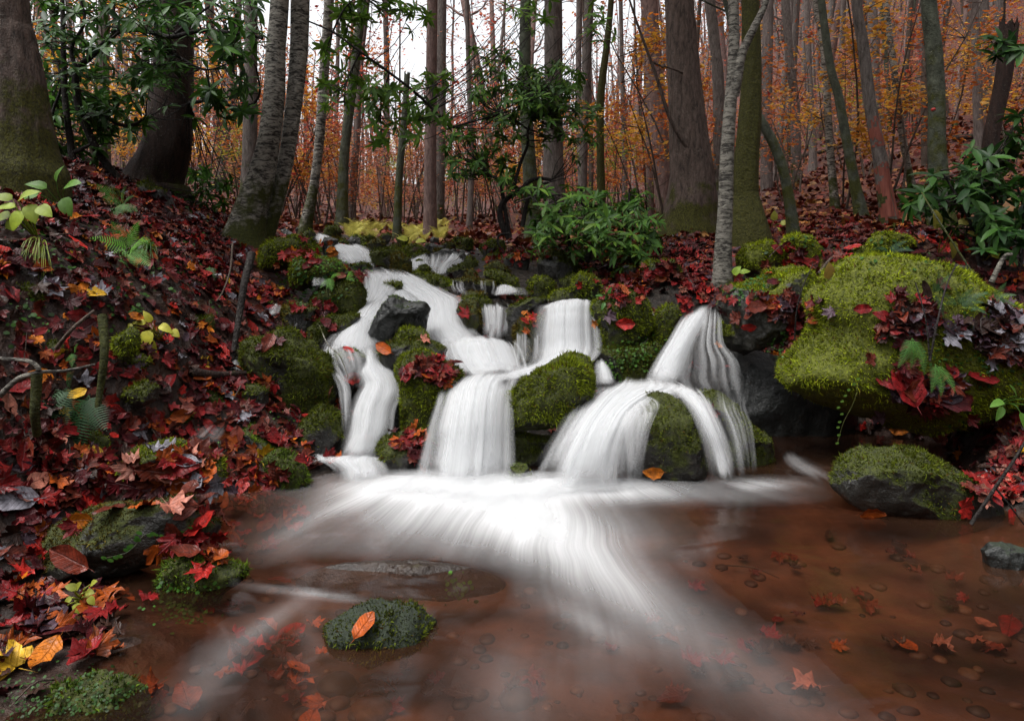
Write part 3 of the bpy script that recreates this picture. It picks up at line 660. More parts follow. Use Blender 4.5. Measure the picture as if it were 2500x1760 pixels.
R(C4([(690, 850), (730, 780), (790, 735), (850, 800), (845, 880), (810, 950), (750, 970), (700, 910)]), 3.0, 'bright moss tuft bulging out of the left bank', 0.97, 'mid', 0.9, 5, short='the moss tuft in the left bank')
R(C4([(760, 1150), (820, 1100), (900, 1090), (970, 1120), (960, 1210), (850, 1260), (780, 1230)]), 2.95, 'dark mossy lump under hanging roots in the left bank', 0.8, 'dark', 0.9, 5, short='the dark lump in the left bank')
R(C11([(890, 330), (920, 270), (980, 270), (1030, 330), (1040, 380), (960, 400), (900, 380)]), 6.4, 'small black stone splitting the upper left stream', 0.2, 'dark', 0.8, 4, drop=0.15, short='the small black stone')
R(C11([(1040, 240), (1080, 180), (1120, 200), (1200, 330), (1210, 370), (1130, 320), (1060, 280)]), 6.7, 'wedge of mossy rock along the upper left stream', 0.6, 'dark', 0.8, 4, drop=0.15, short='the wedge beside the upper stream')
R(C11([(1200, 500), (1290, 450), (1370, 480), (1430, 520), (1380, 570), (1230, 560)]), 6.0, 'low dark moss-rimmed stone under the upper left stream', 0.6, 'dark', 0.8, 4, drop=0.1, short='the low moss-rimmed stone')
R(C11([(1270, 290), (1320, 245), (1380, 260), (1390, 310), (1320, 340), (1280, 330)]), 7.2, 'tiny mossy stone at the head of the upper left stream', 0.9, 'mid', 0.9, 4, drop=0.1, short='the tiny mossy stone')
# --- right bank
R(C6([(965, 580), (1040, 460), (1150, 355), (1250, 310), (1380, 298), (1500, 310), (1650, 350), (1760, 380), (1900, 430), (2050, 500), (2180, 600), (2300, 700), (2320, 1000), (2200, 1220), (1950, 1300), (1700, 1380), (1500, 1390), (1300, 1340), (1100, 1280), (950, 1200), (810, 1120), (770, 1060), (840, 980), (950, 850), (1000, 740)]), 3.55,
  'huge bright-mossed boulder overhanging a black hollow on the right bank', 1.65, 'bright', 0.7, 6, box=0.7, rough=0.035, facets=2, short='the huge mossy boulder', mlen=0.016)
R(C6([(395, 620), (440, 530), (560, 470), (700, 430), (780, 380), (880, 368), (950, 410), (1010, 500), (1010, 650), (930, 740), (850, 800), (740, 860), (640, 920), (540, 955), (450, 900), (405, 800)]), 4.0,
  'moss-topped dark boulder between the right-hand fall and the huge mossy boulder', 0.52, 'bright', 0.8, 6, box=0.75, short='the moss-topped dark boulder', mlen=0.014)
R(C6([(480, 880), (700, 880), (1000, 1000), (1250, 1250), (1300, 1500), (900, 1560), (560, 1500), (440, 1250)]), 4.15, 'black rock added to darken the back of the hollow under the huge boulder', 0.0, 'dark', 0.5, 5, drop=0.1, short='the black wall of the hollow', mat=ROCKD)  # dark rock added here to deepen the hollow's shade
R(C6([(490, 320), (550, 240), (680, 215), (790, 250), (860, 330), (800, 380), (600, 385), (510, 370)]), 4.9, 'low moss mound behind the white birch', 0.95, 'bright', 0.8, 5, drop=0.1, short='the low moss mound')
R(C6([(785, 230), (800, 190), (860, 172), (950, 195), (1025, 270), (990, 335), (870, 360), (820, 300)]), 4.8, 'rounded bright moss mound right of the white birch', 0.95, 'bright', 0.9, 5, drop=0.1, short='the rounded moss mound')
R(C6([(1295, 250), (1350, 178), (1480, 162), (1600, 195), (1650, 245), (1560, 290), (1330, 290)]), 4.7, 'far moss mound behind the huge mossy boulder', 0.9, 'bright', 0.9, 5, drop=0.1, short='the far moss mound')
R(C6([(1195, 310), (1230, 262), (1280, 250), (1315, 280), (1310, 330), (1220, 340)]), 4.2, 'small moss knob on the shoulder of the huge mossy boulder', 0.97, 'bright', 0.9, 4, drop=0.1, short='the small moss knob')
R(C6([(1750, 370), (1830, 360), (1920, 380), (1995, 420), (1985, 460), (1870, 450), (1770, 420)]), 3.75, 'flat pale grey stone bedded in the huge mossy boulder', 0.1, 'dark', 0.8, 4, short='the flat pale stone', fuzz=0)
R(C8([(1400, 170), (1430, 60), (1480, 0), (1620, -30), (1900, 0), (2020, 90), (2150, 190), (2190, 330), (2110, 380), (1900, 350), (1700, 290), (1500, 240)]), 2.85, 'long low mossy boulder at the right edge of the pool', 0.75, 'dark', 0.8, 6, drop=0.05, short='the long low boulder by the right shore', mlen=0.01)
R(C8([(2100, 470), (2150, 436), (2240, 440), (2330, 470), (2360, 540), (2250, 560), (2120, 530)]), 2.33, 'small dark stone breaking the surface near the right shore', 0.2, 'dark', 0.9, 5, drop=0.05, short='the small stone near the right shore', mat=ROCKD, fuzz=0.2)

st = np.random.default_rng(77)
def seen_ground(u, v):
    Ys = np.linspace(1.6, 8, 500); x = (u - UC) / F * Ys; zr = CZ - (v - VH) / F * Ys
    below = np.nonzero(zr < ground(x, Ys))[0]
    return float(Ys[below[0]]) if len(below) else None
for u, v, w_, lab, tone_ in ((305, 880, 52, 'half-buried mossy stone beside the brown hanging root', 'mid'), (150, 985, 56, 'dark mossy stone above the shadowed ferns', 'dark'), (430, 1015, 46, 'small mossy stone below the short dark log', 'green'), (55, 720, 46, 'mossy stone under the silver leaves at the left edge', 'dark'), (335, 610, 40, 'little mossy stone next to the bright green fern', 'mid'), (480, 790, 46, 'mossy stone right of the yellow-leaved seedling', 'dark'), (215, 1090, 54, 'mossy stone in the leaves above the broad flat boulder', 'mid'), (500, 975, 40, 'rounded mossy stone left of the flat dark rock', 'green'), (110, 860, 44, 'dark stone behind the bent pale vine', 'dark'), (250, 480, 44, 'mossy stone below the dark evergreen stems', 'dark')):
    Y = seen_ground(u, v)
    if Y: rock([(u + w_ * math.cos(a) * st.uniform(0.8, 1.2), v - 0.62 * w_ * math.sin(a) * st.uniform(0.8, 1.2)) for a in np.linspace(0, 6.28, 11)[:-1]], Y + 0.03, lab, 0.9, tone_, 0.8, 5, 0.05, short='the ' + lab.split(' stone')[0] + ' stone on the left bank')
for u, v, Y, w_ in [(st.uniform(860, 1560), None, Y, st.uniform(0.07, 0.2)) for Y in st.uniform(4.7, 7.6, 44)] + [(st.uniform(700, 1250), None, Y, st.uniform(0.1, 0.22)) for Y in st.uniform(6.6, 8.6, 12)]:
    x = (u - UC) / F * Y
    z = float(ground(x, Y)[0]) + 0.05
    uc, vc = px(np.array([x, Y, z + w_ * 0.25]))
    k = w_ / Y * F / 2
    ol = [(uc + k * math.cos(a) * st.uniform(0.8, 1.15), vc - 0.75 * k * math.sin(a) * st.uniform(0.8, 1.15)) for a in np.linspace(0, 6.28, 10)[:-1]]
    big = [r for r in ROCKS if r['r'] > 0.12]
    near_r = min(big, key=lambda r: float(((r['c'] - np.array([x, Y, z])) ** 2).sum()))
    tone_ = ['dark', 'mid', 'brown'][int(st.integers(0, 3))]
    rock(ol, Y, f"small {dict(dark='dark wet', mid='mossy', brown='brown')[tone_]} stone on the cascade steps beside {near_r['short']}", st.uniform(0.2, 0.9), tone_, 0.9, 4, 0.06, short=f"the small stone beside {near_r['short'].replace('the ', '', 1)}")['group'] = f"small {tone_} stones beside {near_r['short']}"
BVH = surf_tree()
CAM = Vector((0, 0, CZ))
def hit(u, v):
    """where the line of sight through a photo pixel meets the ground or a rock"""
    d = Vector(P(u, v, 1.0) - np.array([0, 0, CZ])).normalized()
    h = BVH.ray_cast(CAM, d)
    return h[0], h[1]
def down(x, y, z=30.0):
    h = BVH.ray_cast(Vector((x, y, z)), Vector((0, 0, -1)))
    return h[0], h[1]
# ------------------------------------------------------------------ water
pool_xs, pool_ys = np.linspace(-3, 4.5, 60), np.linspace(-8, 4.3, 90)
PX, PY = np.meshgrid(pool_xs, pool_ys)
pv = np.stack([PX.ravel(), PY.ravel(), 0 * PX.ravel()], 1)
ii = np.arange(len(pv)).reshape(PX.shape)
pf = np.stack([ii[:-1, :-1], ii[:-1, 1:], ii[1:, 1:], ii[1:, :-1]], -1).reshape(-1, 4)
ob('water', mesh_np('water', pv, pf, (POOL,), True), kind='structure', label='clear tannin-brown pool below the falls')

def catmull(a, n):
    a = np.asarray(a, float)
    if len(a) == 2:
        t = np.linspace(0, 1, n)[:, None]
        return a[0] * (1 - t) + a[1] * t
    ext = np.concatenate([[2 * a[0] - a[1]], a, [2 * a[-1] - a[-2]]])
    t = np.linspace(0, len(a) - 1 - 1e-6, n)
    i = t.astype(int); f = (t - i).reshape((-1,) + (1,) * (a.ndim - 1))
    p0, p1, p2, p3 = ext[i], ext[i + 1], ext[i + 2], ext[i + 3]
    return 0.5 * (2 * p1 + (p2 - p0) * f + (2 * p0 - 5 * p1 + 4 * p2 - p3) * f ** 2 + (3 * p1 - p0 - 3 * p2 + p3) * f ** 3)
def sm(x, a, b):
    t = np.clip((x - a) / (b - a), 0, 1); return t * t * (3 - 2 * t)
FRNG = np.random.default_rng(12)
def fall(secs, label, dens=1.0, bulge=0.04, edge=0.18, ends=(0.12, 0.1), mat=None, layers=2, nx=30, gap=0.018, name='waterfall', threads=None, sheet=None):
    """falling water; secs = [(left px, right px, distance)], top to bottom: a soft translucent sheet and many fine threads along the flow"""
    Lw = np.array([P(*s[0], s[2] if np.isscalar(s[2]) else s[2][0]) for s in secs])
    Rw = np.array([P(*s[1], s[2] if np.isscalar(s[2]) else s[2][1]) for s in secs])
    veil = mat is VEIL
    ny = 14 * (len(secs) - 1) + 1
    Lc, Rc = catmull(Lw, ny), catmull(Rw, ny)
    d = np.asarray(dens, float)
    dv = np.interp(np.linspace(0, 1, ny), np.linspace(0, 1, d.size), d.ravel()) if d.size > 1 else np.full(ny, float(dens))
    wid = np.linalg.norm(Rc - Lc, axis=1)
    cen = (Lc + Rc) / 2
    along = np.concatenate([[0], np.cumsum(np.linalg.norm(np.diff(cen, axis=0), axis=1))])
    tt = along / along[-1]
    V, Fc, UV, D, off = [], [], [], [], 0
    def grid(pts, uv, dn):
        nonlocal off
        a, b = pts.shape[:2]
        V.append(pts.reshape(-1, 3)); UV.append(uv.reshape(-1, 2)); D.append(dn.ravel())
        ii = np.arange(a * b).reshape(a, b) + off
        Fc.append(np.stack([ii[:-1, :-1], ii[1:, :-1], ii[1:, 1:], ii[:-1, 1:]], -1).reshape(-1, 4)); off += a * b
    def at_s(sv, lift):
        """points at cross position sv (ny, n), pushed out by lift"""
        p = Lc[:, None] * (1 - sv)[..., None] + Rc[:, None] * sv[..., None]
        bl = bulge * np.sin(np.pi * np.clip(sv, 0, 1)) + lift
        p[..., 1] -= bl; p[..., 2] += bl * 0.35
        return p
    e0, e1 = max(ends[0], 0.08) * 1.6, max(ends[1], 0.06) * 1.6
    if sheet is None: sheet = 0.26 if veil else 0.74
    if sheet:
        for k in range(1 if veil else 2):
            s = np.linspace(-0.04, 1.04, nx)
            sv = np.broadcast_to(s, (ny, nx))
            rag = fbm(np.stack([np.repeat(along * 2.5, nx), np.tile(s * 4, ny), np.full(nx * ny, k * 5.0)], 1), 3, 61 + len(label)).reshape(ny, nx)
            e = np.minimum(s + 0.04, 1.04 - s)[None] + rag * 0.12
            ef = sm(e, 0.0, 0.42) ** 0.8
            cz_ = (2 * s - 1) ** 2
            tf = sm(tt[:, None] - 0.12 * cz_[None] + 0.06 * rag, 0, e0) * sm(1 - tt[:, None] - 0.05 * cz_[None] + 0.05 * rag, 0, e1)
            edge0 = sm(np.minimum(s + 0.04, 1.04 - s), 0, 0.08)[None]
            uv = np.stack([(sv - 0.5) * wid.mean() + k * 3.7 + len(label) * 0.7, np.broadcast_to(along[:, None] + k * 1.3, sv.shape)], -1)
            grid(at_s(sv, gap * k), uv, ef * tf * edge0 * dv[:, None] * sheet * (1.0 if k == 0 else 0.6))
    nt_ = threads if threads is not None else int(np.clip(wid.mean() * (150 if veil else 210), 10, 95))
    prof = np.array([0.0, 0.75, 1.0, 0.75, 0.0])
    for q in range(nt_):
        s0 = FRNG.normal(0.5, 0.27) if not veil else FRNG.uniform(0.0, 1.0)
        s0 = float(np.clip(s0, -0.06, 1.06))
        w_ = (FRNG.uniform(0.004, 0.013) if veil else FRNG.uniform(0.006, 0.03)) * (1.0 if FRNG.random() < 0.8 else 1.8)
        w_ = w_ * max(1.0, cen[:, 1].mean() / 3.6)
        drift = 0.05 * fbm(np.stack([tt * 1.6 + q * 3.1, 0 * tt + q, 0 * tt], 1), 2, 5)
        sc_ = s0 + drift * (tt ** 0.5)
        hw = (w_ * (0.7 + 0.8 * tt)) / np.maximum(wid, 0.05)
        sv = sc_[:, None] + hw[:, None] * np.linspace(-1, 1, 5)[None]
        ta, tb = FRNG.uniform(-0.05, 0.22), FRNG.uniform(0.75, 1.08)
        al = sm(tt, ta, ta + 0.16) * sm(-tt, -tb, -tb + 0.18)
        dn = al[:, None] * prof[None] * dv[:, None] * FRNG.uniform(0.12, 0.62) * (1.0 if 0.0 < s0 < 1 else 0.6)
        uv = np.stack([np.broadcast_to((s0 - 0.5) * wid.mean() + q * 0.37 + np.linspace(-w_, w_, 5)[None], sv.shape), np.broadcast_to(along[:, None] + q * 0.71, sv.shape)], -1)
        grid(at_s(sv, FRNG.uniform(-0.004, 0.03)), uv, dn)
    me = mesh_np('waterfall', np.concatenate(V), np.concatenate(Fc), (mat or FALL,), True, {'dens': np.concatenate(D)}, np.concatenate(UV))
    return ob(name, me, kind='structure', label=label)
def sec(c, rows, ys):
    """rows of crop coordinates (xl, yl, xr, yr) with distances"""
    r = []
    for (a, b, x, y), Y in zip(rows, ys):
        l, q = c([(a, b), (x, y)]); r.append((l, q, Y))
    return r
fall(sec(C5, [(1090, 1040, 1420, 1030), (1000, 1120, 1380, 1090), (960, 1240, 1350, 1200), (925, 1370, 1345, 1330), (900, 1500, 1345, 1480), (870, 1640, 1345, 1630), (850, 1720, 1350, 1720)], (3.72, 3.6, 3.45, 3.36, 3.3, 3.24, 3.2)), 'broad white main fall in the middle of the cascade', [1.0, 1.15, 1.2, 1.2, 1.2, 1.3, 1.4], 0.07, 0.13, (0.16, 0.1), layers=3)
fall(sec(C5, [(1640, 606, 1870, 596), (1590, 625, 1880, 604), (1580, 700, 1880, 690), (1570, 800, 1885, 790), (1565, 900, 1890, 890), (1530, 980, 1850, 960), (1300, 1050, 1700, 1040), (1060, 1110, 1500, 1100)], (4.75, 4.35, 4.22, 4.15, 4.08, 3.95, 3.8, 3.68)), 'smooth white fall dropping beside the leaf-crowned boulder', [0.4, 1.0, 1.2, 1.2, 1.2, 1.2, 1.1], 0.06, 0.12, (0.14, 0.1), layers=3)
fall(sec(C5, [(410, 410, 660, 395), (455, 450, 720, 440), (470, 520, 700, 520), (470, 600, 640, 590), (410, 680, 600, 660), (350, 780, 540, 780), (290, 860, 550, 880), (270, 940, 570, 950)], (5.45, 5.3, 5.15, 5.0, 4.7, 4.35, 4.15, 4.0)), 'white chute curving down past the bare black boulder', [0.5, 0.75, 0.9, 1.0, 1.05, 1.1, 1.0], 0.05, 0.2, (0.12, 0.08))
fall(sec(C5, [(560, 400, 800, 430), (640, 450, 870, 470), (710, 520, 980, 540), (800, 580, 1080, 590), (850, 660, 1090, 650), (860, 740, 1110, 750), (870, 830, 1180, 830), (950, 900, 1250, 890)], (5.5, 5.35, 5.15, 4.95, 4.75, 4.55, 4.4, 4.25)), 'wide white apron spreading from the head of the cascade', [0.6, 0.95, 1.05, 1.0, 1.1, 1.2, 1.1], 0.06, 0.15, (0.12, 0.08), layers=3)
fall(sec(C5, [(430, 405, 780, 425), (460, 450, 840, 465), (500, 510, 900, 520), (560, 570, 960, 575), (640, 640, 980, 640)], (5.5, 5.4, 5.25, 5.1, 4.95)), 'smooth white sheet filling the head of the cascade behind the bare black boulder', [0.45, 0.8, 0.95, 1.0, 0.9], 0.04, 0.15, (0.15, 0.1), layers=2)
fall(sec(C5, [(1000, 830, 1350, 830), (990, 880, 1400, 870), (1010, 940, 1430, 940), (1060, 1010, 1445, 1010), (1120, 1070, 1440, 1050)], (4.32, 4.2, 4.08, 3.95, 3.82)), 'rounded white step pouring into the main fall', [1.0, 1.15, 1.15, 1.15, 1.1], 0.09, 0.14, (0.1, 0.1), layers=3)
fall(sec(C5, [(215, 880, 500, 895), (195, 930, 540, 930), (220, 1000, 560, 1000), (300, 1080, 520, 1060), (330, 1150, 450, 1130)], (4.12, 3.98, 3.9, 3.85, 3.8)), 'thin veil sliding over the rounded rock in the left stream', [0.8, 0.75, 0.55, 0.5, 0.4], 0.09, 0.2, (0.1, 0.3), VEIL)
fall(sec(C5, [(470, 900, 570, 890), (480, 980, 590, 980), (440, 1040, 650, 1040), (470, 1110, 690, 1110), (430, 1190, 690, 1170), (400, 1280, 650, 1270), (380, 1400, 630, 1390), (350, 1490, 590, 1480), (290, 1570, 560, 1570)], (4.02, 3.92, 3.84, 3.76, 3.68, 3.6, 3.52, 3.46, 3.4)), 'stepped left stream tumbling beside the tall mossy boulder', [0.7, 0.8, 0.95, 0.85, 0.85, 0.9, 0.9, 0.95, 1.0], 0.06, 0.2, (0.08, 0.06))
fall(sec(C5, [(200, 930, 290, 940), (250, 1020, 330, 1020), (310, 1110, 390, 1110), (335, 1220, 400, 1220), (345, 1400, 400, 1400)], (3.95, 3.85, 3.72, 3.6, 3.5)), 'thin trickle down the outer edge of the left stream', 0.6, 0.02, 0.3, (0.15, 0.2), VEIL, 1, 16)
fall(sec(C5, [(880, 305, 1120, 290), (885, 345, 1090, 335), (888, 390, 1020, 385), (895, 445, 990, 445)], (6.45, 6.32, 6.25, 6.15)), 'small upper fall dropping off the flat-topped dark rock', [0.55, 1.0, 0.95, 1.0], 0.03, 0.12, (0.15, 0.1), VEIL)
fall(sec(C5, [(815, 315, 880, 310), (770, 360, 870, 360), (755, 420, 890, 430)], (6.6, 6.4, 6.2)), 'frothy side stream left of the small upper fall', [0.8, 1.05, 1.1], 0.04, 0.2, (0.2, 0.1))
fall(sec(C5, [(165, 185, 245, 185), (215, 230, 330, 235), (310, 300, 440, 275), (340, 345, 500, 330), (370, 385, 545, 400)], (7.3, 6.9, 6.5, 6.3, 6.1)), 'upper left stream winding down behind the humped boulder', [0.7, 0.85, 0.9, 1.0, 0.9], 0.04, 0.2, (0.15, 0.12))
fall(sec(C5, [(390, 255, 460, 250), (430, 300, 520, 310), (480, 370, 545, 385)], (6.9, 6.5, 6.2)), 'short white run beside the round boulder at the cascade head', 0.9, 0.03, 0.2, (0.2, 0.1))
fall(sec(C5, [(1200, 612, 1365, 612), (1205, 660, 1370, 660), (1215, 740, 1360, 740), (1225, 830, 1340, 835)], (4.75, 4.66, 4.6, 4.55)), 'thin central trickle in white threads', [1.0, 1.2, 1.2, 1.2], 0.02, 0.12, (0.12, 0.05), VEIL, threads=22, sheet=0.3)
fall(sec(C5, [(1300, 500, 1370, 498), (1290, 530, 1410, 525), (1285, 565, 1410, 560)], (5.35, 5.22, 5.1)), 'little white drop onto the upper ledge', 0.7, 0.03, 0.2, (0.2, 0.1))
fall(sec(C5, [(1600, 625, 1700, 618), (1590, 640, 1700, 640)], (4.42, 4.35)), 'white lip at the left of the right-centre fall', 0.9, 0.0, 0.3, (0.3, 0.3), layers=1)
fall(sec(C9, [(1690, 150, 1850, 138), (1610, 250, 1800, 240), (1540, 380, 1720, 370), (1470, 500, 1660, 500), (1420, 600, 1630, 600), (1380, 700, 1620, 700)], (4.2, 4.05, 3.92, 3.82, 3.75, 3.68)), 'bright strand of the spreading right-hand fall', [0.6, 0.8, 0.95, 1.0, 1.1, 1.2], 0.03, 0.25, (0.12, 0.08))
fall(sec(C9, [(1740, 145, 1885, 138), (1700, 260, 1900, 250), (1650, 420, 1920, 400), (1620, 560, 2010, 520), (1600, 680, 2040, 640), (1700, 800, 2050, 800)], (4.18, 4.02, 3.9, 3.82, 3.76, 3.7)), 'thin veil on the right of the spreading right-hand fall', [0.6, 0.55, 0.4, 0.42, 0.45, 0.35], 0.03, 0.12, (0.1, 0.1), VEIL)
fall(sec(C9, [(1760, 740, 2050, 700), (1800, 860, 2050, 850), (1860, 980, 2090, 980), (1920, 1150, 2110, 1150), (1960, 1350, 2120, 1340)], (3.52, 3.42, 3.36, 3.3, 3.25)), 'fine misty veil falling to the mouth of the black hollow', [0.35, 0.4, 0.42, 0.35, 0.3], 0.03, 0.25, (0.15, 0.15), VEIL)
fall(sec(C9, [(1120, 640, 1620, 660), (1030, 700, 1740, 720), (960, 780, 1560, 775), (870, 920, 1400, 850), (790, 1060, 1330, 960), (720, 1190, 1280, 1120), (660, 1310, 1260, 1300), (610, 1430, 1255, 1440)], (3.72, 3.58, 3.42, 3.3, 3.2, 3.14, 3.1, 3.06)), 'fan-shaped white fall left of the tall veiled boulder', [0.9, 1.15, 1.15, 1.1, 1.05, 1.0, 1.0, 1.1], 0.05, 0.14, (0.1, 0.1), layers=3)
fall(sec(C9, [(1520, 700, 1700, 700), (1600, 765, 1760, 780), (1710, 880, 1810, 890), (1790, 1030, 1870, 1040), (1840, 1180, 1920, 1190), (1870, 1370, 1980, 1350)], (3.5, 3.35, 3.22, 3.15, 3.12, 3.08)), 'curved white ribbon down the right flank of the tall veiled boulder', [1.0, 1.1, 1.05, 1.0, 1.0, 1.1], 0.02, 0.25, (0.1, 0.05), nx=20)
fall(sec(C9, [(1180, 870, 1420, 770), (1210, 980, 1470, 830), (1230, 1150, 1400, 1000), (1240, 1300, 1340, 1250)], (3.2, 3.05, 3.0, 3.0)), 'thin film over the shoulder of the tall veiled boulder', [0.6, 0.45, 0.3, 0.25], 0.06, 0.35, (0.15, 0.25), VEIL, 1)
fall(sec(C9, [(1030, 510, 1060, 510), (1035, 580, 1110, 590), (1030, 700, 1150, 700)], (3.75, 3.65, 3.55)), 'short pointed jet behind the tilted mossy boulder', 0.85, 0.02, 0.25, (0.2, 0.1), nx=14)
fall(sec(C11, [(90, 950, 240, 960), (70, 1040, 330, 1040), (50, 1140, 340, 1140), (30, 1290, 330, 1290)], (4.6, 4.5, 4.42, 4.35)), 'small fall in the shade on the left', [0.5, 0.7, 0.6, 0.5], 0.04, 0.2, (0.15, 0.2), VEIL)
fall(sec(C11, [(330, 930, 400, 930), (270, 1000, 370, 1010), (260, 1080, 330, 1080)], (4.55, 4.45, 4.38)), 'short bright spill above the small left-hand fall', 0.6, 0.02, 0.3, (0.2, 0.3), VEIL, 1, 14)
fall(sec(C11, [(550, 1070, 640, 1070), (550, 1130, 645, 1130), (555, 1190, 640, 1190)], (4.5, 4.47, 4.45)), 'two fine threads of water under the fern boulder', 1.0, 0.01, 0.2, (0.2, 0.1), VEIL, threads=4, sheet=0)
fall(sec(C4, [(1440, 930, 1500, 940), (1400, 990, 1490, 990), (1360, 1060, 1470, 1040)], (3.8, 3.7, 3.6)), 'pale splash at the foot of the dark leaning stick', 0.6, 0.02, 0.3, (0.25, 0.25), nx=16)
fall(sec(C5, [(380, 1540, 570, 1540), (250, 1570, 580, 1580), (330, 1640, 590, 1640), (340, 1730, 590, 1700)], (3.46, 3.36, 3.3, 3.24)), 'low white step where the left stream enters the pool', [1.0, 1.0, 0.7, 0.45], 0.03, 0.2, (0.15, 0.15), FALL)
fall(sec(C4, [(1790, 1500, 1900, 1480), (1800, 1560, 2060, 1550), (1850, 1600, 2120, 1590)], (3.55, 3.42, 3.34)), 'shallow white inlet beside the little mossy block', [0.4, 0.6, 0.7], 0.01, 0.3, (0.2, 0.2))
fall(sec(C8, [(1160, 0, 1210, 0), (1190, 60, 1260, 50), (1260, 110, 1340, 95), (1300, 160, 1420, 150)], (3.6, 3.4, 3.25, 3.15)), 'faint stream running out of the black hollow', 0.07, 0.01, 0.3, (0.2, 0.15), nx=16)
fall(sec(C5, [(1395, 790, 1550, 800), (1395, 870, 1550, 870), (1400, 990, 1545, 960)], (4.12, 4.1, 4.08)), 'fine icicle-like drips below the dripping rock', [1.0, 0.9, 0.6], 0.01, 0.1, (0.1, 0.2), VEIL, threads=9, sheet=0)
fall(sec(C5, [(1000, 465, 1295, 465), (1005, 510, 1295, 505), (1040, 560, 1285, 560)], (5.05, 5.02, 5.0)), 'fine drips over the square ledge rock', [0.9, 0.8, 0.7], 0.01, 0.1, (0.1, 0.1), VEIL, threads=9, sheet=0)
fall(sec(C11, [(780, 640, 900, 620), (770, 690, 900, 690), (760, 740, 870, 740)], (4.65, 4.6, 4.55)), 'dim thread of water under the leafy overhanging rock', 0.3, 0.01, 0.3, (0.2, 0.2), VEIL, 1, 16)
fall(sec(C4, [(1300, 1340, 1420, 1360), (1240, 1400, 1380, 1420), (1180, 1450, 1340, 1470)], (3.2, 3.1, 3.0)), 'thin dark slide of water on the left bank', 0.12, 0.01, 0.3, (0.2, 0.3), VEIL, 1, 16)

# foam fanning out over the pool from the foot of the falls, stacked in thin layers
def seg_d(u, v, a, b):
    a, b = np.array(a, float), np.array(b, float)
    t = np.clip(((u - a[0]) * (b[0] - a[0]) + (v - a[1]) * (b[1] - a[1])) / ((b - a) ** 2).sum(), 0, 1)
    return u - (a[0] + t * (b[0] - a[0])), v - (a[1] + t * (b[1] - a[1])), t
def blob(u, v, cu, cv, ru, rv, a, ang=0.0):
    c, s = math.cos(ang), math.sin(ang)
    x, y = (u - cu) * c + (v - cv) * s, -(u - cu) * s + (v - cv) * c
    return a * np.exp(-((x / ru) ** 2 + (y / rv) ** 2))
def foam_density(u, v):
    d = np.zeros_like(u)
    for b in ((1190, 1200, 240, 36, 1.1), (1270, 1258, 230, 62, 0.72, 0.2), (1370, 1345, 190, 66, 0.5, 0.5), (1400, 1195, 230, 26, 0.7), (1560, 1205, 110, 16, 0.2), (970, 1195, 110, 22, 0.7), (870, 1225, 120, 22, 0.24, -0.3), (1840, 1186, 90, 14, 0.38), (1790, 1215, 150, 16, 0.12),
              (1510, 1430, 210, 60, 0.17, 0.6), (1690, 1570, 380, 90, 0.1, 0.55), (1440, 1600, 120, 130, 0.06, 0.9), (1440, 1525, 110, 26, 0.14, 0.5), (1150, 1370, 250, 60, 0.1, 0.4), (1030, 1265, 210, 50, 0.36, 0.2), (900, 1330, 220, 60, 0.1, 0.1), (660, 1520, 120, 22, 0.13, -0.6), (560, 1600, 140, 50, 0.05, -0.85), (780, 1455, 140, 10, 0.26, 0.12), (480, 1690, 100, 50, 0.06, -0.8), (1250, 1690, 130, 90, 0.06, 1.1), (730, 1300, 110, 40, 0.1, -0.6)):
        d += blob(u, v, *b)
    d -= blob(u, v, 1000, 1420, 230, 45, 0.25)
    return np.clip(d, 0, 1.6)
for k, (zz, sc_) in enumerate(((0.006, 1.0), (0.03, 0.55), (0.055, 0.4), (0.08, 0.3))):
    ss = np.linspace(0, 1, 280)
    rr = np.linspace(0.0, 1.0, 120) ** 1.2 * 2.5
    SS, RR = np.meshgrid(ss, rr)
    TH = np.radians(-128 + 84 * SS + 34 * sm(SS, 0.6, 1.0))
    bend = 0.10 * fbm(np.stack([SS.ravel() * 3.0, RR.ravel() * 0.9, 0 * SS.ravel()], 1), 2, 15).reshape(SS.shape)
    X = -0.95 + 2.35 * SS + np.cos(TH) * RR + bend * RR
    Y = 3.34 - 0.1 * np.sin(SS * 3.14) + np.sin(TH) * RR
    TH = SS * 2.2
    ok = Y > 0.6
    u, v = px(np.stack([X, np.maximum(Y, 0.6), 0 * X], -1))
    dn = foam_density(u, v) * sc_
    if k: dn = np.clip(dn - 0.1 - 0.12 * k, 0, 2) * sm(v, 1740, 1330)
    fade = sm(Y, 0.9, 1.45)
    Z = np.full_like(X, zz) + fbm(np.stack([X.ravel() * 3, Y.ravel() * 3, np.full(X.size, k * 2.0)], 1), 3, 70).reshape(X.shape) * 0.02 * (k > 0) 
    for (i, j) in np.argwhere((Y > 1.6) & (Y < 2.6) & (X < 0.6)):
        h = BVH.ray_cast(Vector((X[i, j], Y[i, j], 0.16)), Vector((0, 0, -1)), 0.17)
        if h[0] is not None and h[0].z > 0: Z[i, j] += h[0].z
    UV = np.stack([TH * 1.0 + 5 * k + 0.05 * fbm(np.stack([X.ravel() * 1.6, Y.ravel() * 1.6, 0 * X.ravel()], 1), 3, 12).reshape(X.shape), RR * 1.0], -1)
    V = np.stack([X, Y, Z], -1).reshape(-1, 3)
    ii = np.arange(TH.size).reshape(TH.shape)
    q = np.stack([ii[:-1, :-1], ii[1:, :-1], ii[1:, 1:], ii[:-1, 1:]], -1).reshape(-1, 4)
    D = (dn * fade).ravel()
    keep = D[q].max(1) > 0.01
    q = q[keep & ok.ravel()[q].all(1)]
    ob('foam', mesh_np('foam', V, q, (FOAM if k == 0 else MIST,), True, {'dens': D}, UV.reshape(-1, 2)), kind='stuff', label='white foam streaming out over the pool from the falls')

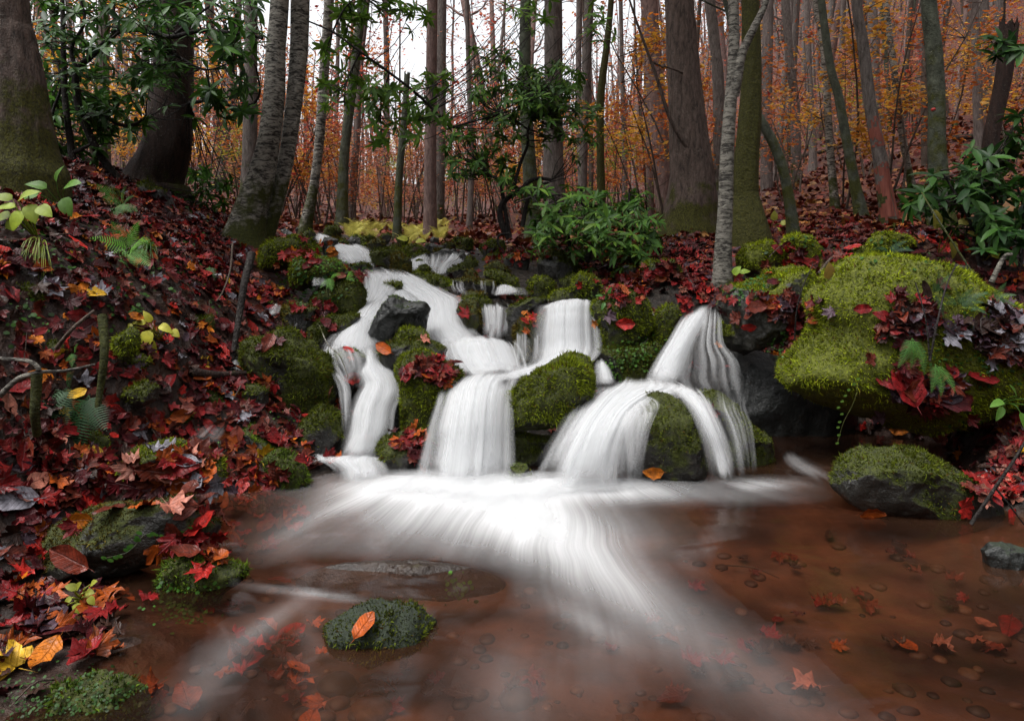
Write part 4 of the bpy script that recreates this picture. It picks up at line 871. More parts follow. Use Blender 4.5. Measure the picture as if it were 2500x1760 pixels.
# ------------------------------------------------------------------ wood: tubes, limbs, trees
def tube(path, rad, sides=8, seed=0, ridge=0.0, cap=True):
    path = np.asarray(path, float); rad = np.asarray(rad, float)
    n = len(path)
    tg = np.gradient(path, axis=0); tg /= np.linalg.norm(tg, axis=1)[:, None] + 1e-9
    ref = np.array([0.31, 0.95, 0.05]) if abs(tg[:, 2]).mean() > 0.5 else np.array([0.05, 0.1, 1.0])
    a = np.cross(tg, ref); a /= np.linalg.norm(a, axis=1)[:, None] + 1e-9
    b = np.cross(tg, a)
    th = np.linspace(0, 2 * np.pi, sides, endpoint=False)
    rr = np.repeat(rad[:, None], sides, 1)
    if ridge:
        q = np.stack([np.tile(np.cos(th) * 2.2, n), np.tile(np.sin(th) * 2.2, n), np.repeat(path[:, 2] * 1.6, sides)], 1)
        if sides >= 40:
            q2 = np.stack([np.tile(np.cos(th) * 8, n), np.tile(np.sin(th) * 8, n), np.repeat(path[:, 2] * 2.2, sides)], 1)
            rr = rr * (1 + 0.07 * fbm(q2, 3, seed + 9).reshape(n, sides))
        rr = rr * (1 + ridge * (fbm(q, 3, seed) + 0.5 * fbm(q * np.array([3, 3, 2.0]), 2, seed + 4)).reshape(n, sides))
    v = path[:, None] + (a[:, None] * np.cos(th)[None, :, None] + b[:, None] * np.sin(th)[None, :, None]) * rr[..., None]
    ii = np.arange(n * sides).reshape(n, sides)
    j = np.roll(ii, -1, 1)
    f = np.stack([ii[:-1], j[:-1], j[1:], ii[1:]], -1).reshape(-1, 4)
    return v.reshape(-1, 3), f
def limb_path(start, d, length, n=7, up=0.25, wob=0.18, rng=RNG):
    p = [np.array(start, float)]; d = np.array(d, float); d /= np.linalg.norm(d)
    for _ in range(n - 1):
        d = d + rng.normal(0, wob, 3) + np.array([0, 0, up / n]); d /= np.linalg.norm(d)
        p.append(p[-1] + d * length / (n - 1))
    return np.array(p)
def add_limb(acc, start, d, length, r, depth, tips, rng=RNG, sides=5, up=0.35, wob=0.16):
    p = limb_path(start, d, length, 6, up, wob, rng)
    v, f = tube(p, np.linspace(r, r * 0.35, len(p)), sides if depth > 0 else 3)
    acc.add(v, f)
    if depth == 0:
        tips.extend(p[2:]); return
    for k in range(rng.integers(3, 6)):
        i = rng.integers(2, len(p))
        nd = (p[i] - p[i - 1]) / (np.linalg.norm(p[i] - p[i - 1]) + 1e-9) + rng.normal(0, 0.65, 3)
        add_limb(acc, p[i], nd, length * rng.uniform(0.35, 0.6), r * 0.45, depth - 1, tips, rng, sides, up, wob)
def leaf_cloud(acc, centres, size, cols, rng=RNG, flat=0.4, narrow=0.5):
    n = len(centres); c = np.asarray(centres)
    a = rng.normal(0, 1, (n, 3)); a[:, 2] *= flat; a /= np.linalg.norm(a, axis=1)[:, None] + 1e-9
    b = np.cross(a, rng.normal(0, 1, (n, 3)) * np.array([flat, flat, 1])); b /= np.linalg.norm(b, axis=1)[:, None] + 1e-9
    nn = np.cross(a, b)
    s = (size * rng.uniform(0.6, 1.35, n))[:, None]
    v = np.stack([c - a * s, c + b * s * narrow + nn * s * 0.2, c + a * s, c - b * s * narrow + nn * s * 0.2], 1).reshape(-1, 3)
    cc = np.asarray(cols)[rng.integers(0, len(cols), n)] * rng.uniform(0.65, 1.3, (n, 1))
    i = np.arange(4 * n).reshape(n, 4)
    f = np.concatenate([i[:, [0, 1, 2]], i[:, [0, 2, 3]]])
    acc.v.append(v.astype(np.float32)); acc.f.setdefault(3, []).append(f.astype(np.int32) + acc.n); acc.n += len(v)
    acc.c.append(np.repeat(cc, 4, 0).astype(np.float32))
ORANGE = [(0.42, 0.11, 0.018), (0.5, 0.17, 0.025), (0.34, 0.07, 0.016)]
YELLOW = [(0.52, 0.26, 0.03), (0.58, 0.33, 0.05), (0.44, 0.17, 0.025)]
REDS = [(0.42, 0.07, 0.04), (0.5, 0.13, 0.07), (0.32, 0.04, 0.03)]
PINKB = [(0.42, 0.17, 0.1), (0.36, 0.13, 0.08), (0.48, 0.21, 0.12)]
LIME = [(0.3, 0.32, 0.03), (0.4, 0.38, 0.05), (0.2, 0.26, 0.03)]
GREEN = [(0.045, 0.085, 0.016), (0.07, 0.12, 0.022), (0.03, 0.06, 0.014)]

def tree(px_path, widths, Y, label, mat, crown=ORANGE, height=9.0, limbs=5, sides=20, ridge=0.1, name='tree', broken=False, extra=None, foot=0.35, cat='tree', flare=0.35):
    pts = np.array([P(u, v, Y) for u, v in px_path])[::-1]           # base first
    rad = np.array(widths, float)[::-1] / 2 / F * Y
    base = pts[0].copy()
    gz = ground(base[0], base[1])[0]
    base[2] = min(base[2], gz)
    pts = np.concatenate([[base + np.array([0, 0, -foot])], pts]); rad = np.concatenate([[rad[0] * 1.1], rad])
    if not broken:
        d = pts[-1] - pts[-2]; d = d / np.linalg.norm(d); d = d * 0.5 + np.array([0, 0, 0.5]); d /= np.linalg.norm(d)
        left = max(base[2] + height - pts[-1][2], 1.0)
        for k in range(1, 5):
            pts = np.concatenate([pts, [pts[-1] + d * left / 4]]); rad = np.append(rad, rad[-1] * 0.82)
    n = 16 * len(pts)
    pc, rc = catmull(pts, n), np.maximum(np.interp(np.linspace(0, 1, n), np.linspace(0, 1, len(rad)), rad), 0.004)
    rc = rc * (1 + flare * np.exp(-np.maximum(pc[:, 2] - base[2] - 0.02, 0) / 0.16))
    root = empty(name, base, label, cat)
    v, f = tube(pc - base, rc, sides, int(abs(base[0]) * 100) % 90, ridge)
    if broken:
        v[-sides:, 2] += RNG.uniform(-0.5, 0.5, sides) * rc[-1] * 2
    o = ob('trunk', mesh_np('trunk', v, f, (mat,), True), root, loc=base)
    tips = []
    for k in range(limbs if not broken else 0):
        i = int(n * RNG.uniform(0.62, 0.97))
        acc = Acc(); a = RNG.uniform(0, 2 * np.pi)
        add_limb(acc, pc[i] - base, (math.cos(a), math.sin(a), 0.6), RNG.uniform(1.2, 2.4), rc[i] * 0.45, 1, tips)
        ob('limb', acc.mesh('limb', (mat,), True), root, loc=base)
    if tips and crown is not None:
        acc = Acc(); tp = np.array(tips)
        c = np.repeat(tp, 7, 0) + RNG.normal(0, 0.16, (len(tp) * 7, 3))
        if Y < 9: c = c[c[:, 2] + base[2] > 1.6 + 0.46 * (c[:, 1] + base[1])]      # the lowest foliage starts well above head height
        leaf_cloud(acc, c if len(c) else tp, 0.1 if Y < 9 else 0.05, crown)  # near crowns above the view get larger leaves to shade the banks
        ob('crown', acc.mesh('crown', (LEAF_AIR,)), root, loc=base)
    if extra:
        for q in extra: q(root, base, pc, rc)
    return root
def twigs(specs, name='branch'):
    """specs: [(pixel polyline, radius)] hung on a tree at its own distance"""
    def go(root, base, pc, rc):
        for pl, r0 in specs:
            p = catmull(np.array([P(u, v, base[1] + dy) for u, v, dy in pl]), 8 * len(pl))
            v, f = tube(p - base, np.linspace(r0, r0 * 0.4, len(p)), 8, 3, 0.08)
            ob(name, mesh_np(name, v, f, ([c for c in root.children if c.name.startswith('trunk')][0].data.materials[0],), True), root, loc=base)
    return go
def patch(i0, i1, a0, a1, mat, pname):
    def go(root, base, pc, rc):
        n = len(pc); s, e = int(n * i0), int(n * i1)
        v, f = tube(pc[s:e] - base, rc[s:e] * 1.035, 24, 5, 0.04)
        k = e - s
        sel = [q for q in range(len(f)) if a0 + 0.12 * math.sin(q // 24 * 0.9) <= (q % 24) / 24 < a1 + 0.1 * math.sin(q // 24 * 1.7 + 2) and (3 < q // 24 < k - 5 or random.random() < 0.6)]
        ob(pname, mesh_np(pname, v, f[sel], (mat,), True), root, loc=base)
    return go
def T(c, pts, w, Y, *a, **k): return tree(c(pts), [x * S for x in w], Y, *a, **k)
T(C1, [(30, -60), (45, 250), (60, 600), (60, 900), (50, 1080)], [250, 300, 390, 480, 620], 4.0, 'huge mottled grey trunk with a mossy foot, partly cut off at the left', B_GREYM, GREEN, ridge=0.09, sides=48, flare=0.0)
T(C1, [(1070, -60), (1070, 300), (1055, 600), (1030, 900), (960, 1100), (950, 1180)], [215, 225, 240, 270, 330, 420], 6.0, 'dark red-brown trunk standing behind the lichen-spotted rock', B_DARK, GREEN, ridge=0.1, sides=28, flare=0.0)
T(C1, [(1725, -40), (1700, 300), (1690, 600), (1655, 880), (1600, 1120), (1530, 1350), (1500, 1560)], [112, 118, 130, 135, 165, 200, 260], 5.6, 'thicker left stem of the leaning twin birch with curling bark', B_BIRCH, YELLOW, ridge=0.05)
T(C1, [(1850, -40), (1835, 400), (1790, 800), (1740, 1100), (1670, 1350), (1620, 1500)], [112, 105, 98, 90, 90, 120], 5.75, 'slimmer right stem of the leaning twin birch', B_BIRCH, YELLOW, ridge=0.05)
T(C1, [(2030, -40), (1995, 480), (1970, 850), (1935, 1150), (1880, 1430)], [58, 60, 60, 55, 75], 8.0, 'slender leaning tree right of the twin birch, with a dark scar', B_BIRCH, YELLOW)
T(C2, [(215, -40), (175, 350), (130, 700), (100, 1000), (85, 1400)], [48, 55, 60, 62, 80], 11.0, 'pale grey leaning tree left of the yellow bracken', B_GREEN, ORANGE)
T(C2, [(245, -40), (200, 400), (180, 800), (150, 1300)], [38, 40, 44, 50], 12.5, 'thin dark tree close behind the pale grey leaning tree', B_FAR, ORANGE)
T(C2, [(490, 450), (475, 700), (440, 1100), (425, 1500)], [36, 40, 46, 52], 9.0, 'dead snag with a snapped-off top', B_GREEN, None, broken=True, name='dead_tree', limbs=0)
T(C2, [(645, -40), (640, 400), (632, 1000), (632, 1510)], [64, 68, 76, 86], 9.5, 'straight reddish trunk rising behind the middle of the cascade', B_PINK, ORANGE, ridge=0.04)
T(C2, [(855, -40), (870, 500), (885, 1000), (870, 1520)], [24, 30, 36, 42], 12.0, 'thin straight tree right of the reddish trunk', B_FAR, ORANGE)
T(C2, [(1220, -40), (1215, 500), (1235, 900), (1255, 1200), (1275, 1480)], [66, 76, 84, 92, 110], 8.2, 'lichen-green trunk behind the bent evergreen stems', B_GREEN, ORANGE, ridge=0.05)
T(C2, [(1390, -40), (1392, 500), (1390, 900), (1395, 1150), (1420, 1480)], [110, 115, 120, 130, 150], 9.6, 'thick grey trunk behind the top of the evergreen shrub', B_GREY, ORANGE, ridge=0.06)
T(C2, [(1550, -40), (1545, 600), (1560, 1100), (1560, 1500)], [34, 36, 38, 44], 13, 'thinner of two straight trunks right of the thick grey trunk', B_FAR, ORANGE)
T(C2, [(1615, -40), (1590, 500), (1575, 1000), (1570, 1480)], [60, 56, 52, 56], 11.5, 'thicker of two straight trunks right of the thick grey trunk', B_GREY, ORANGE)
T(C2, [(1750, -40), (1720, 280), (1685, 560), (1680, 850), (1690, 1450)], [34, 42, 50, 46, 56], 10, 'crooked mossy tree with a forked top', B_MOSS, ORANGE)
T(C2, [(1805, -40), (1815, 500), (1830, 1000), (1830, 1450)], [26, 28, 30, 34], 15, 'very thin straight tree left of the furrowed giant', B_FAR, ORANGE)
T(C2, [(1950, -40), (1970, 500), (1985, 1000), (1990, 1450)], [38, 42, 46, 50], 13, 'straight brown tree just left of the furrowed giant', B_PINK, ORANGE)
T(C3, [(145, -60), (170, 400), (200, 800), (225, 1100), (215, 1350), (205, 1560)], [170, 195, 225, 260, 320, 430], 7.0, 'furrowed giant trunk with a broad mossy foot', B_GREYM, ORANGE, ridge=0.1, sides=44, limbs=6, flare=0.0,
  extra=[twigs([([(1693, 380, -.15), (1640, 300, -.2), (1600, 180, -.25), (1560, 70, -.3), (1530, -20, -.35)], 0.022), ([(1620, 165, -.2), (1590, 150, -.25)], 0.012), ([(1700, 190, -.1), (1630, 165, -.2), (1590, 155, -.2)], 0.012)])])
T(C3, [(480, -60), (485, 200), (478, 420), (455, 750), (440, 1000), (430, 1300), (415, 1620)], [62, 62, 68, 78, 84, 90, 100], 4.9, 'slim white-barked birch forking in front of the moss-covered trunk', B_BIRCH2, YELLOW, ridge=0.06,
  extra=[twigs([([(1790, 235, 0), (1800, 190, -.02), (1812, 130, -.03), (1840, 70, -.05), (1868, 10, -.06), (1885, -60, -.08)], 0.04)])])
T(C3, [(585, -60), (590, 300), (590, 560), (580, 760), (560, 1000), (555, 1200), (560, 1480)], [105, 112, 125, 140, 145, 160, 300], 5.7, 'moss-covered trunk behind the white birch', B_MOSS, YELLOW, ridge=0.14, sides=28, flare=0.0)
T(C3, [(330, -40), (370, 300), (390, 600), (400, 1300)], [66, 66, 70, 80], 10.5, 'leaning grey tree between the furrowed giant and the white birch', B_GREY, ORANGE)
T(C3, [(560, 560), (660, 760), (740, 910), (800, 1100), (850, 1430)], [36, 56, 60, 62, 70], 6.4, 'curved lichen-grey sapling leaning away from the moss-covered trunk', B_GREEN, None, height=4.0, limbs=1)
T(C3, [(800, -40), (830, 400), (860, 620), (865, 900)], [48, 48, 52, 60], 14, 'slender upright trunk halfway up the right hillside', B_GREY, ORANGE)
T(C3, [(930, -40), (950, 500), (970, 920)], [34, 38, 44], 17, 'thin trunk high on the right hillside', B_FAR, ORANGE)
T(C3, [(985, -40), (1030, 250), (1055, 550), (1075, 900), (1110, 1330)], [38, 40, 42, 44, 52], 9.2, 'dark spotted trunk leaning slightly on the hillside', B_BIRCH, ORANGE)
T(C3, [(1060, 300), (1130, 600), (1175, 850), (1215, 1060), (1275, 1380)], [46, 52, 56, 62, 76], 7.6, 'pale mottled trunk curving left up the hillside', B_GREEN, ORANGE)
T(C3, [(1235, -40), (1280, 280), (1320, 620), (1370, 900), (1400, 1100), (1450, 1440)], [60, 64, 72, 78, 84, 100], 6.9, 'half-stripped tree with torn orange wood on its trunk', B_GREY, ORANGE, ridge=0.08,
  extra=[patch(0.30, 0.37, 0.05, 0.55, TORN, 'torn_wood'), patch(0.11, 0.25, 0.1, 0.6, TORN, 'torn_wood')])
T(C3, [(1415, -40), (1465, 380), (1510, 750), (1550, 1000), (1600, 1260)], [34, 38, 40, 42, 50], 9.2, 'slim speckled trunk right of the half-stripped tree', B_BIRCH, ORANGE)
T(C3, [(1680, -60), (1715, 300), (1735, 650), (1735, 900), (1760, 1330)], [88, 96, 98, 102, 130], 6.6, 'smooth grey-green trunk marked with a red paint dot', B_GREEN, ORANGE, ridge=0.04)
dp = P(2281, 267, 6.6 - 0.19); s_ = 0.02
dv, df = tube([dp + np.array([0, 0.03, 0]), dp - np.array([0, 0.0, 0]), dp - np.array([0, 0.001, 0])], [0.015, 0.014, 0.0005], 14)
ob('paint_dot', mesh_np('paint_dot', dv, df, (PAINT,), True), [o for o in COL.objects if o.get('label', '').startswith('smooth grey-green')][0], label='round red paint mark')
T(C3, [(2180, 150), (2150, 450), (2100, 700), (2070, 850), (2060, 1100)], [100, 95, 88, 90, 110], 7.6, 'dark rotten snag leaning on the right hillside', B_DARK, None, broken=True, name='dead_tree', limbs=0, ridge=0.16)
T(C3, [(1960, -40), (1980, 400), (1990, 800), (2000, 1000)], [50, 52, 54, 60], 12, 'shaded straight trunk between the red-dotted trunk and the rotten snag', B_FAR, ORANGE)
T(C1, [(1550, -40), (1545, 500), (1540, 900), (1530, 1150)], [75, 80, 84, 95], 9.0, 'grey trunk seen just left of the twin birch', B_GREY, YELLOW)
T(C1, [(640, -40), (640, 500), (640, 950)], [60, 64, 76], 9.0, 'shaded trunk behind the dark evergreen stems', B_FAR, YELLOW)

# --- background forest: a few kinds of tall thin tree, each copy its own tree
def far_tree(kind, height, r, cols, n_limbs, rng, mat, dens, lsize):
    root = empty('forest_tree', (0, 0, 0), 'tree', 'tree')
    p = limb_path((0, 0, -0.3), (rng.normal(0, 0.04), rng.normal(0, 0.04), 1), height, 10, 0.1, 0.035, rng)
    rd = np.linspace(r, r * 0.3, 10)
    v, f = tube(p, rd, 9, kind, 0.08)
    ob('trunk', mesh_np('trunk', v, f, (mat,), True), root)
    acc, tips = Acc(), []
    for k in range(n_limbs):
        i = rng.integers(3, 10); a = rng.uniform(0, 2 * np.pi)
        add_limb(acc, p[i], (math.cos(a), math.sin(a), rng.uniform(0.3, 1.0)), rng.uniform(0.9, 2.4), rd[i] * 0.4, 1, tips, rng, 4)
    for k in range(n_limbs):
        i = rng.integers(1, 6); a = rng.uniform(0, 2 * np.pi)
        add_limb(acc, p[i], (math.cos(a), math.sin(a), rng.uniform(0.0, 0.6)), rng.uniform(0.3, 1.1), 0.012, 0, tips, rng, 3)
    ob('branches', acc.mesh('branches', (mat,), True), root)
    tp = np.array(tips); acc = Acc()
    c = np.repeat(tp, dens, 0) + rng.normal(0, 0.2, (len(tp) * dens, 3))
    leaf_cloud(acc, c, lsize, cols, rng)
    ob('crown', acc.mesh('crown', (LEAF_AIR,)), root)
    return root
frng = np.random.default_rng(21)
KINDS = []
for k, (h, r, cols, nl, mt, dens, cn) in enumerate(((15, 0.10, ORANGE, 9, B_FAR, 3, 'orange-leaved'), (18, 0.14, PINKB, 12, B_PINK, 3, 'rosy brown-leaved'), (12, 0.07, YELLOW, 10, B_GREEN, 4, 'yellow-leaved'), (16, 0.11, REDS, 11, B_FAR, 3, 'red-leaved'), (19, 0.16, PINKB, 12, B_GREY, 2, 'nearly bare'), (10, 0.05, ORANGE, 9, B_PINK, 5, 'thin-stemmed orange-leaved'), (14, 0.05, PINKB, 8, B_TWIG, 1, 'slender dark bare'), (12, 0.035, REDS, 7, B_TWIG, 1, 'wiry dark'))):
    KINDS.append((far_tree(k, h, r, cols, nl, frng, mt, dens, 0.055), cn))
used = set()
NEAR_TREES = []
for o_ in COL.objects:
    if o_.parent is None and o_.get('category') == 'tree':
        l_ = o_['label']
        for cut in (' with ', ' standing ', ' rising ', ' behind ', ' forking ', ' marked ', ' leaning ', ' right of ', ' left of ', ' seen ', ' between ', ' close ', ' just ', ' halfway ', ' high ', ' curving '):
            l_ = l_.split(cut)[0]
        NEAR_TREES.append((float(px(np.array(o_.location))[0]), l_))
def beside(u):
    b = min(NEAR_TREES, key=lambda q: abs(q[0] - u))
    return f'{"left" if u < b[0] else "right"} of the {" ".join(b[1].split()[:4])}'
def zone(u): return 'left of the cascade' if u < 900 else ('behind the cascade head' if u < 1500 else 'on the right hillside')
cands = []
for i in range(400):
    u, Y = frng.uniform(-150, 2650), 10 + 34 * frng.random() ** 0.8
    cands.append((u, Y))
kept = []
for u, Y in cands:
    x = (u - UC) / F * Y
    if all((x - a) ** 2 + (Y - b) ** 2 > 1.0 for a, b in kept): kept.append((x, Y))
    if kept and 640 < u < 1600 and frng.random() < 0.45: kept.pop()
    if len(kept) >= 165: break
for i, (x, Y) in enumerate(kept):
    k = int(frng.choice(len(KINDS), p=[.1, .1, .11, .11, .1, .12, .2, .16]))
    src, cn = KINDS[k]
    o = src if k not in used else copy_tree(src)
    used.add(k)
    o.location = (x, Y, float(ground(x, Y)[0]))
    o.rotation_euler = (frng.normal(0, 0.03), frng.normal(-0.02, 0.03), frng.uniform(0, 6.28))
    s_ = frng.uniform(0.8, 1.2); o.scale = (s_, s_, s_)
    u = UC + x / Y * F
    far_ = 'in the middle distance' if Y < 18 else ('far back' if Y < 30 else 'very far back')
    o['label'] = f'{cn} forest tree {far_}, {beside(u)}'
    o['group'] = f'{cn} forest trees {far_} {beside(u)}'

# --- understory saplings
def sapling(h, cols, rng, mat, lsize, dens, stems):
    root = empty('sapling', (0, 0, 0), 'sapling', 'sapling')
    acc, tips = Acc(), []
    for s_ in range(stems):
        a = rng.uniform(0, 6.28)
        p = limb_path((0, 0, -0.15), (math.cos(a) * 0.25, math.sin(a) * 0.25, 1), h * rng.uniform(0.7, 1.05), 8, 0.1, 0.08, rng)
        v, f = tube(p, np.linspace(0.016, 0.004, 8), 5)
        ob('stem', mesh_np('stem', v, f, (mat,), True), root)
        for k in range(7):
            i = rng.integers(2, 8); a = rng.uniform(0, 6.28)
            add_limb(acc, p[i], (math.cos(a), math.sin(a), 0.25), rng.uniform(0.3, 0.8), 0.006, 1 if k < 3 else 0, tips, rng, 3, 0.1, 0.12)
    ob('twigs', acc.mesh('twigs', (mat,)), root)
    tp = np.array(tips); acc = Acc()
    c = np.repeat(tp, dens, 0) + rng.normal(0, 0.07, (len(tp) * dens, 3))
    leaf_cloud(acc, c, lsize, cols, rng, 0.25)
    ob('foliage', acc.mesh('foliage', (LEAF_AIR,)), root)
    return root
SAPS = [(sapling(3.4, ORANGE, frng, B_TWIG, 0.035, 4, 2), 'orange'), (sapling(2.6, YELLOW, frng, B_TWIG, 0.035, 5, 2), 'yellow'), (sapling(3.0, REDS, frng, B_TWIG, 0.035, 3, 2), 'red'), (sapling(2.2, PINKB, frng, B_TWIG, 0.03, 3, 3), 'pinkish brown'), (sapling(1.6, LIME, frng, B_TWIG, 0.03, 3, 2), 'yellow-green'), (sapling(3.8, YELLOW, frng, B_TWIG, 0.04, 4, 1), 'golden')]
sused = set()
def put_sapling(k, x, Y, lab=None, s_=None):
    src, cn = SAPS[k]
    o = src if k not in sused else copy_tree(src)
    sused.add(k)
    o.location = (x, Y, float(ground(x, Y)[0])); o.rotation_euler = (0, 0, frng.uniform(0, 6.28))
    s_ = s_ or frng.uniform(0.75, 1.3); o.scale = (s_, s_, s_)
    u = UC + x / Y * F
    if lab: o['label'] = lab; o['group'] = 'saplings singled out'
    else:
        far_ = 'close behind' if Y < 14 else 'far behind'
        o['label'] = f'{cn}-leaved sapling {far_}, {beside(u)}'; o['group'] = f'{cn} saplings {far_} {beside(u)}'
for u, Y, k, lab in ((500, 11, 1, 'golden-yellow sapling glowing between the dark trunk and the twin birch'), (2060, 9, 5, 'golden sapling left of the half-stripped tree'), (2190, 8.5, 1, 'yellow sapling right of the half-stripped tree'), (2380, 9, 5, 'golden sapling near the rotten snag'), (1950, 12, 0, 'orange sapling in the gap right of the moss-covered trunk'), (440, 13, 5, 'golden sapling behind the dark red-brown trunk')):
    put_sapling(k, (u - UC) / F * Y, Y, lab, 1.2)
for i in range(235):
    u, Y = (frng.uniform(-100, 2600) if i < 160 else frng.uniform(560, 1600)), (8.5 if i < 160 else 10.5) + 24 * frng.random() ** 1.1
    if 650 < u < 1450 and Y < 11: continue
    wts = np.array([0.3, 0.12, 0.24, 0.22, 0.07, 0.05]) if u > 600 else np.array([0.2, 0.3, 0.08, 0.17, 0.15, 0.1])
    put_sapling(int(frng.choice(6, p=wts)), (u - UC) / F * Y, Y)

# --- the far wood that reads as one mass: bare stems, twigs and a haze of leaves
acc, leafpts = Acc(), []
for i in range(800):
    u, Y = frng.uniform(-300, 2900), frng.uniform(38, 85)
    x = (u - UC) / F * Y; z = float(ground(x, Y)[0]) if i % 1 == 0 else 0
    h = frng.uniform(4, 9.5) if 600 < u < 1620 else frng.uniform(6, 13)
    p = limb_path((x, Y, z - 0.5), (frng.normal(0, 0.05), 0, 1), h, 5, 0, 0.04, frng)
    v, f = tube(p, np.linspace(frng.uniform(0.06, 0.16), 0.03, 5), 4); acc.add(v, f)
    for k in range(7):
        q = p[frng.integers(1, 5)]; a = frng.uniform(0, 6.28)
        e = limb_path(q, (math.cos(a), math.sin(a), 1.2), frng.uniform(1.2, 3.2), 4, 0.3, 0.15, frng)
        v, f = tube(e, np.linspace(0.035, 0.012, 4), 3); acc.add(v, f); leafpts.append(e[2:])
far_m = acc.mesh('far_wood', (B_FAR,))
ob('far_wood', far_m, kind='stuff', label='far wood of bare stems filling the valley behind')
acc = Acc()
lp = np.concatenate(leafpts); lp = np.repeat(lp, 2, 0) + frng.normal(0, 0.5, (len(lp) * 2, 3))
leaf_cloud(acc, lp, 0.13, ORANGE + PINKB + PINKB + REDS + YELLOW, frng)
ob('far_foliage', acc.mesh('far_foliage', (LEAF_AIR,)), kind='stuff', label='thin autumn foliage of the far wood')

# ------------------------------------------------------------------ evergreen rhododendrons
def lance(n=4, w=0.16, fold=0.12, droop=0.25):
    y = np.linspace(0, 1, n + 1); ww = w * np.sin(np.pi * np.clip(y * 0.92 + 0.06, 0, 1)) ** 0.8
    mid = np.stack([0 * y, y, -droop * y ** 2], 1)
    l = np.stack([-ww, y, -droop * y ** 2 + fold * ww / w * 0.5], 1); r = l * np.array([-1, 1, 1])
    v = np.stack([l, mid, r], 1).reshape(-1, 3)
    f = []
    for i in range(n):
        a = 3 * i
        f += [(a, a + 1, a + 4, a + 3), (a + 1, a + 2, a + 5, a + 4)]
    return v, np.array(f)
LANCE = [lance(4, 0.15, 0.1, d) for d in (0.05, 0.2, 0.4)]
def whorl(acc, c, axis, size, rng, cols):
    axis = np.asarray(axis, float); axis /= np.linalg.norm(axis)
    t1 = np.cross(axis, [0.3, 0.2, 0.93]); t1 /= np.linalg.norm(t1) + 1e-9
    t2 = np.cross(axis, t1)
    n = rng.integers(6, 10); a0 = rng.uniform(0, 6.28)
    for k in range(n):
        a = a0 + 6.283 * k / n + rng.normal(0, 0.15)
        side = t1 * math.cos(a) + t2 * math.sin(a)
        el = rng.uniform(-0.5, 0.65)
        d = side * math.cos(el) + axis * math.sin(el); d[2] -= 0.12
        d /= np.linalg.norm(d)
        wdir = np.cross(d, axis); wdir /= np.linalg.norm(wdir) + 1e-9
        up = np.cross(wdir, d)
        if up @ axis < 0: wdir, up = -wdir, -up
        v, f = LANCE[rng.integers(0, 3)]
        s = size * rng.uniform(0.5, 1.25)
        col = np.asarray(cols[rng.integers(0, len(cols))]) * rng.uniform(0.7, 1.3)
        acc.add(c + (v[:, :1] * wdir + v[:, 1:2] * d + v[:, 2:] * up) * s, f, col)
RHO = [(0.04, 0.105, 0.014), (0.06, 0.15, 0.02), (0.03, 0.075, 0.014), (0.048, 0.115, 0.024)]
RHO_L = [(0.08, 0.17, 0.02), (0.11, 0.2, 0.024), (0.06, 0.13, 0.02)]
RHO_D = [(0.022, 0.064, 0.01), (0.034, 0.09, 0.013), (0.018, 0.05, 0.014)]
def shrub(stems, regions, label, size, cols, rng, cr, up=0.8, avoid=(), name='rhododendron'):
    """stems: [(crop polyline, Y, radius)]; regions: [(x0,y0,x1,y1,count,Ymin,Ymax)] in crop pixels"""
    paths = []
    for pl, Y, r in stems:
        Ys = Y if isinstance(Y, (list, tuple)) else [Y] * len(pl)
        if len(Ys) != len(pl): Ys = np.interp(np.linspace(0, 1, len(pl)), np.linspace(0, 1, len(Ys)), Ys)
        paths.append((catmull(np.array([P(*q, y) for q, y in zip(cr(pl), Ys)]), 8 * len(pl)), r))
    base = paths[0][0][0]
    root = empty(name, base, label, 'shrub')
    for p, r in paths:
        v, f = tube(p - base, np.linspace(r, r * 0.45, len(p)), 9, 2, 0.12)
        ob('stem', mesh_np('stem', v, f, (B_STEM,), True), root, loc=base)
    allp = np.concatenate([p for p, r in paths])
    acc, tw = Acc(), Acc()
    for x0, y0, x1, y1, n, Y0, Y1 in regions:
        for k in range(n):
            x, y = rng.uniform(x0, x1), rng.uniform(y0, y1)
            if any(a < x < c and b < y < d and rng.random() < 0.85 for a, b, c, d in avoid): continue
            c = P(*cr([(x, y)])[0], rng.uniform(Y0, Y1))
            q = allp[np.argmin(((allp - c) ** 2).sum(1) + 0.3 * np.maximum(0, allp[:, 2] - c[2]))]
            L_ = np.linalg.norm(c - q)
            mid = (q + c) / 2 + np.array([0, 0, -0.1 * L_]) + rng.normal(0, 0.06 * L_, 3)
            p = catmull(np.array([q, mid, c]), 7)
            v, f = tube(p - base, np.linspace(0.005, 0.0025, 7), 4); tw.add(v, f)
            ax = (c - mid) / (np.linalg.norm(c - mid) + 1e-6) * 0.5 + np.array([0, -0.15, up]) + rng.normal(0, 0.25, 3)
            whorl(acc, c - base, ax, size, rng, cols)
            if rng.random() < 0.35: whorl(acc, p[4] - base + rng.normal(0, 0.03, 3), ax, size * 0.8, rng, cols)
    ob('twigs', tw.mesh('twigs', (B_STEM,), True), root, loc=base)
    ob('foliage', acc.mesh('foliage', (LEAF_GLOSS,)), root, loc=base)
    return root
srng = np.random.default_rng(5)
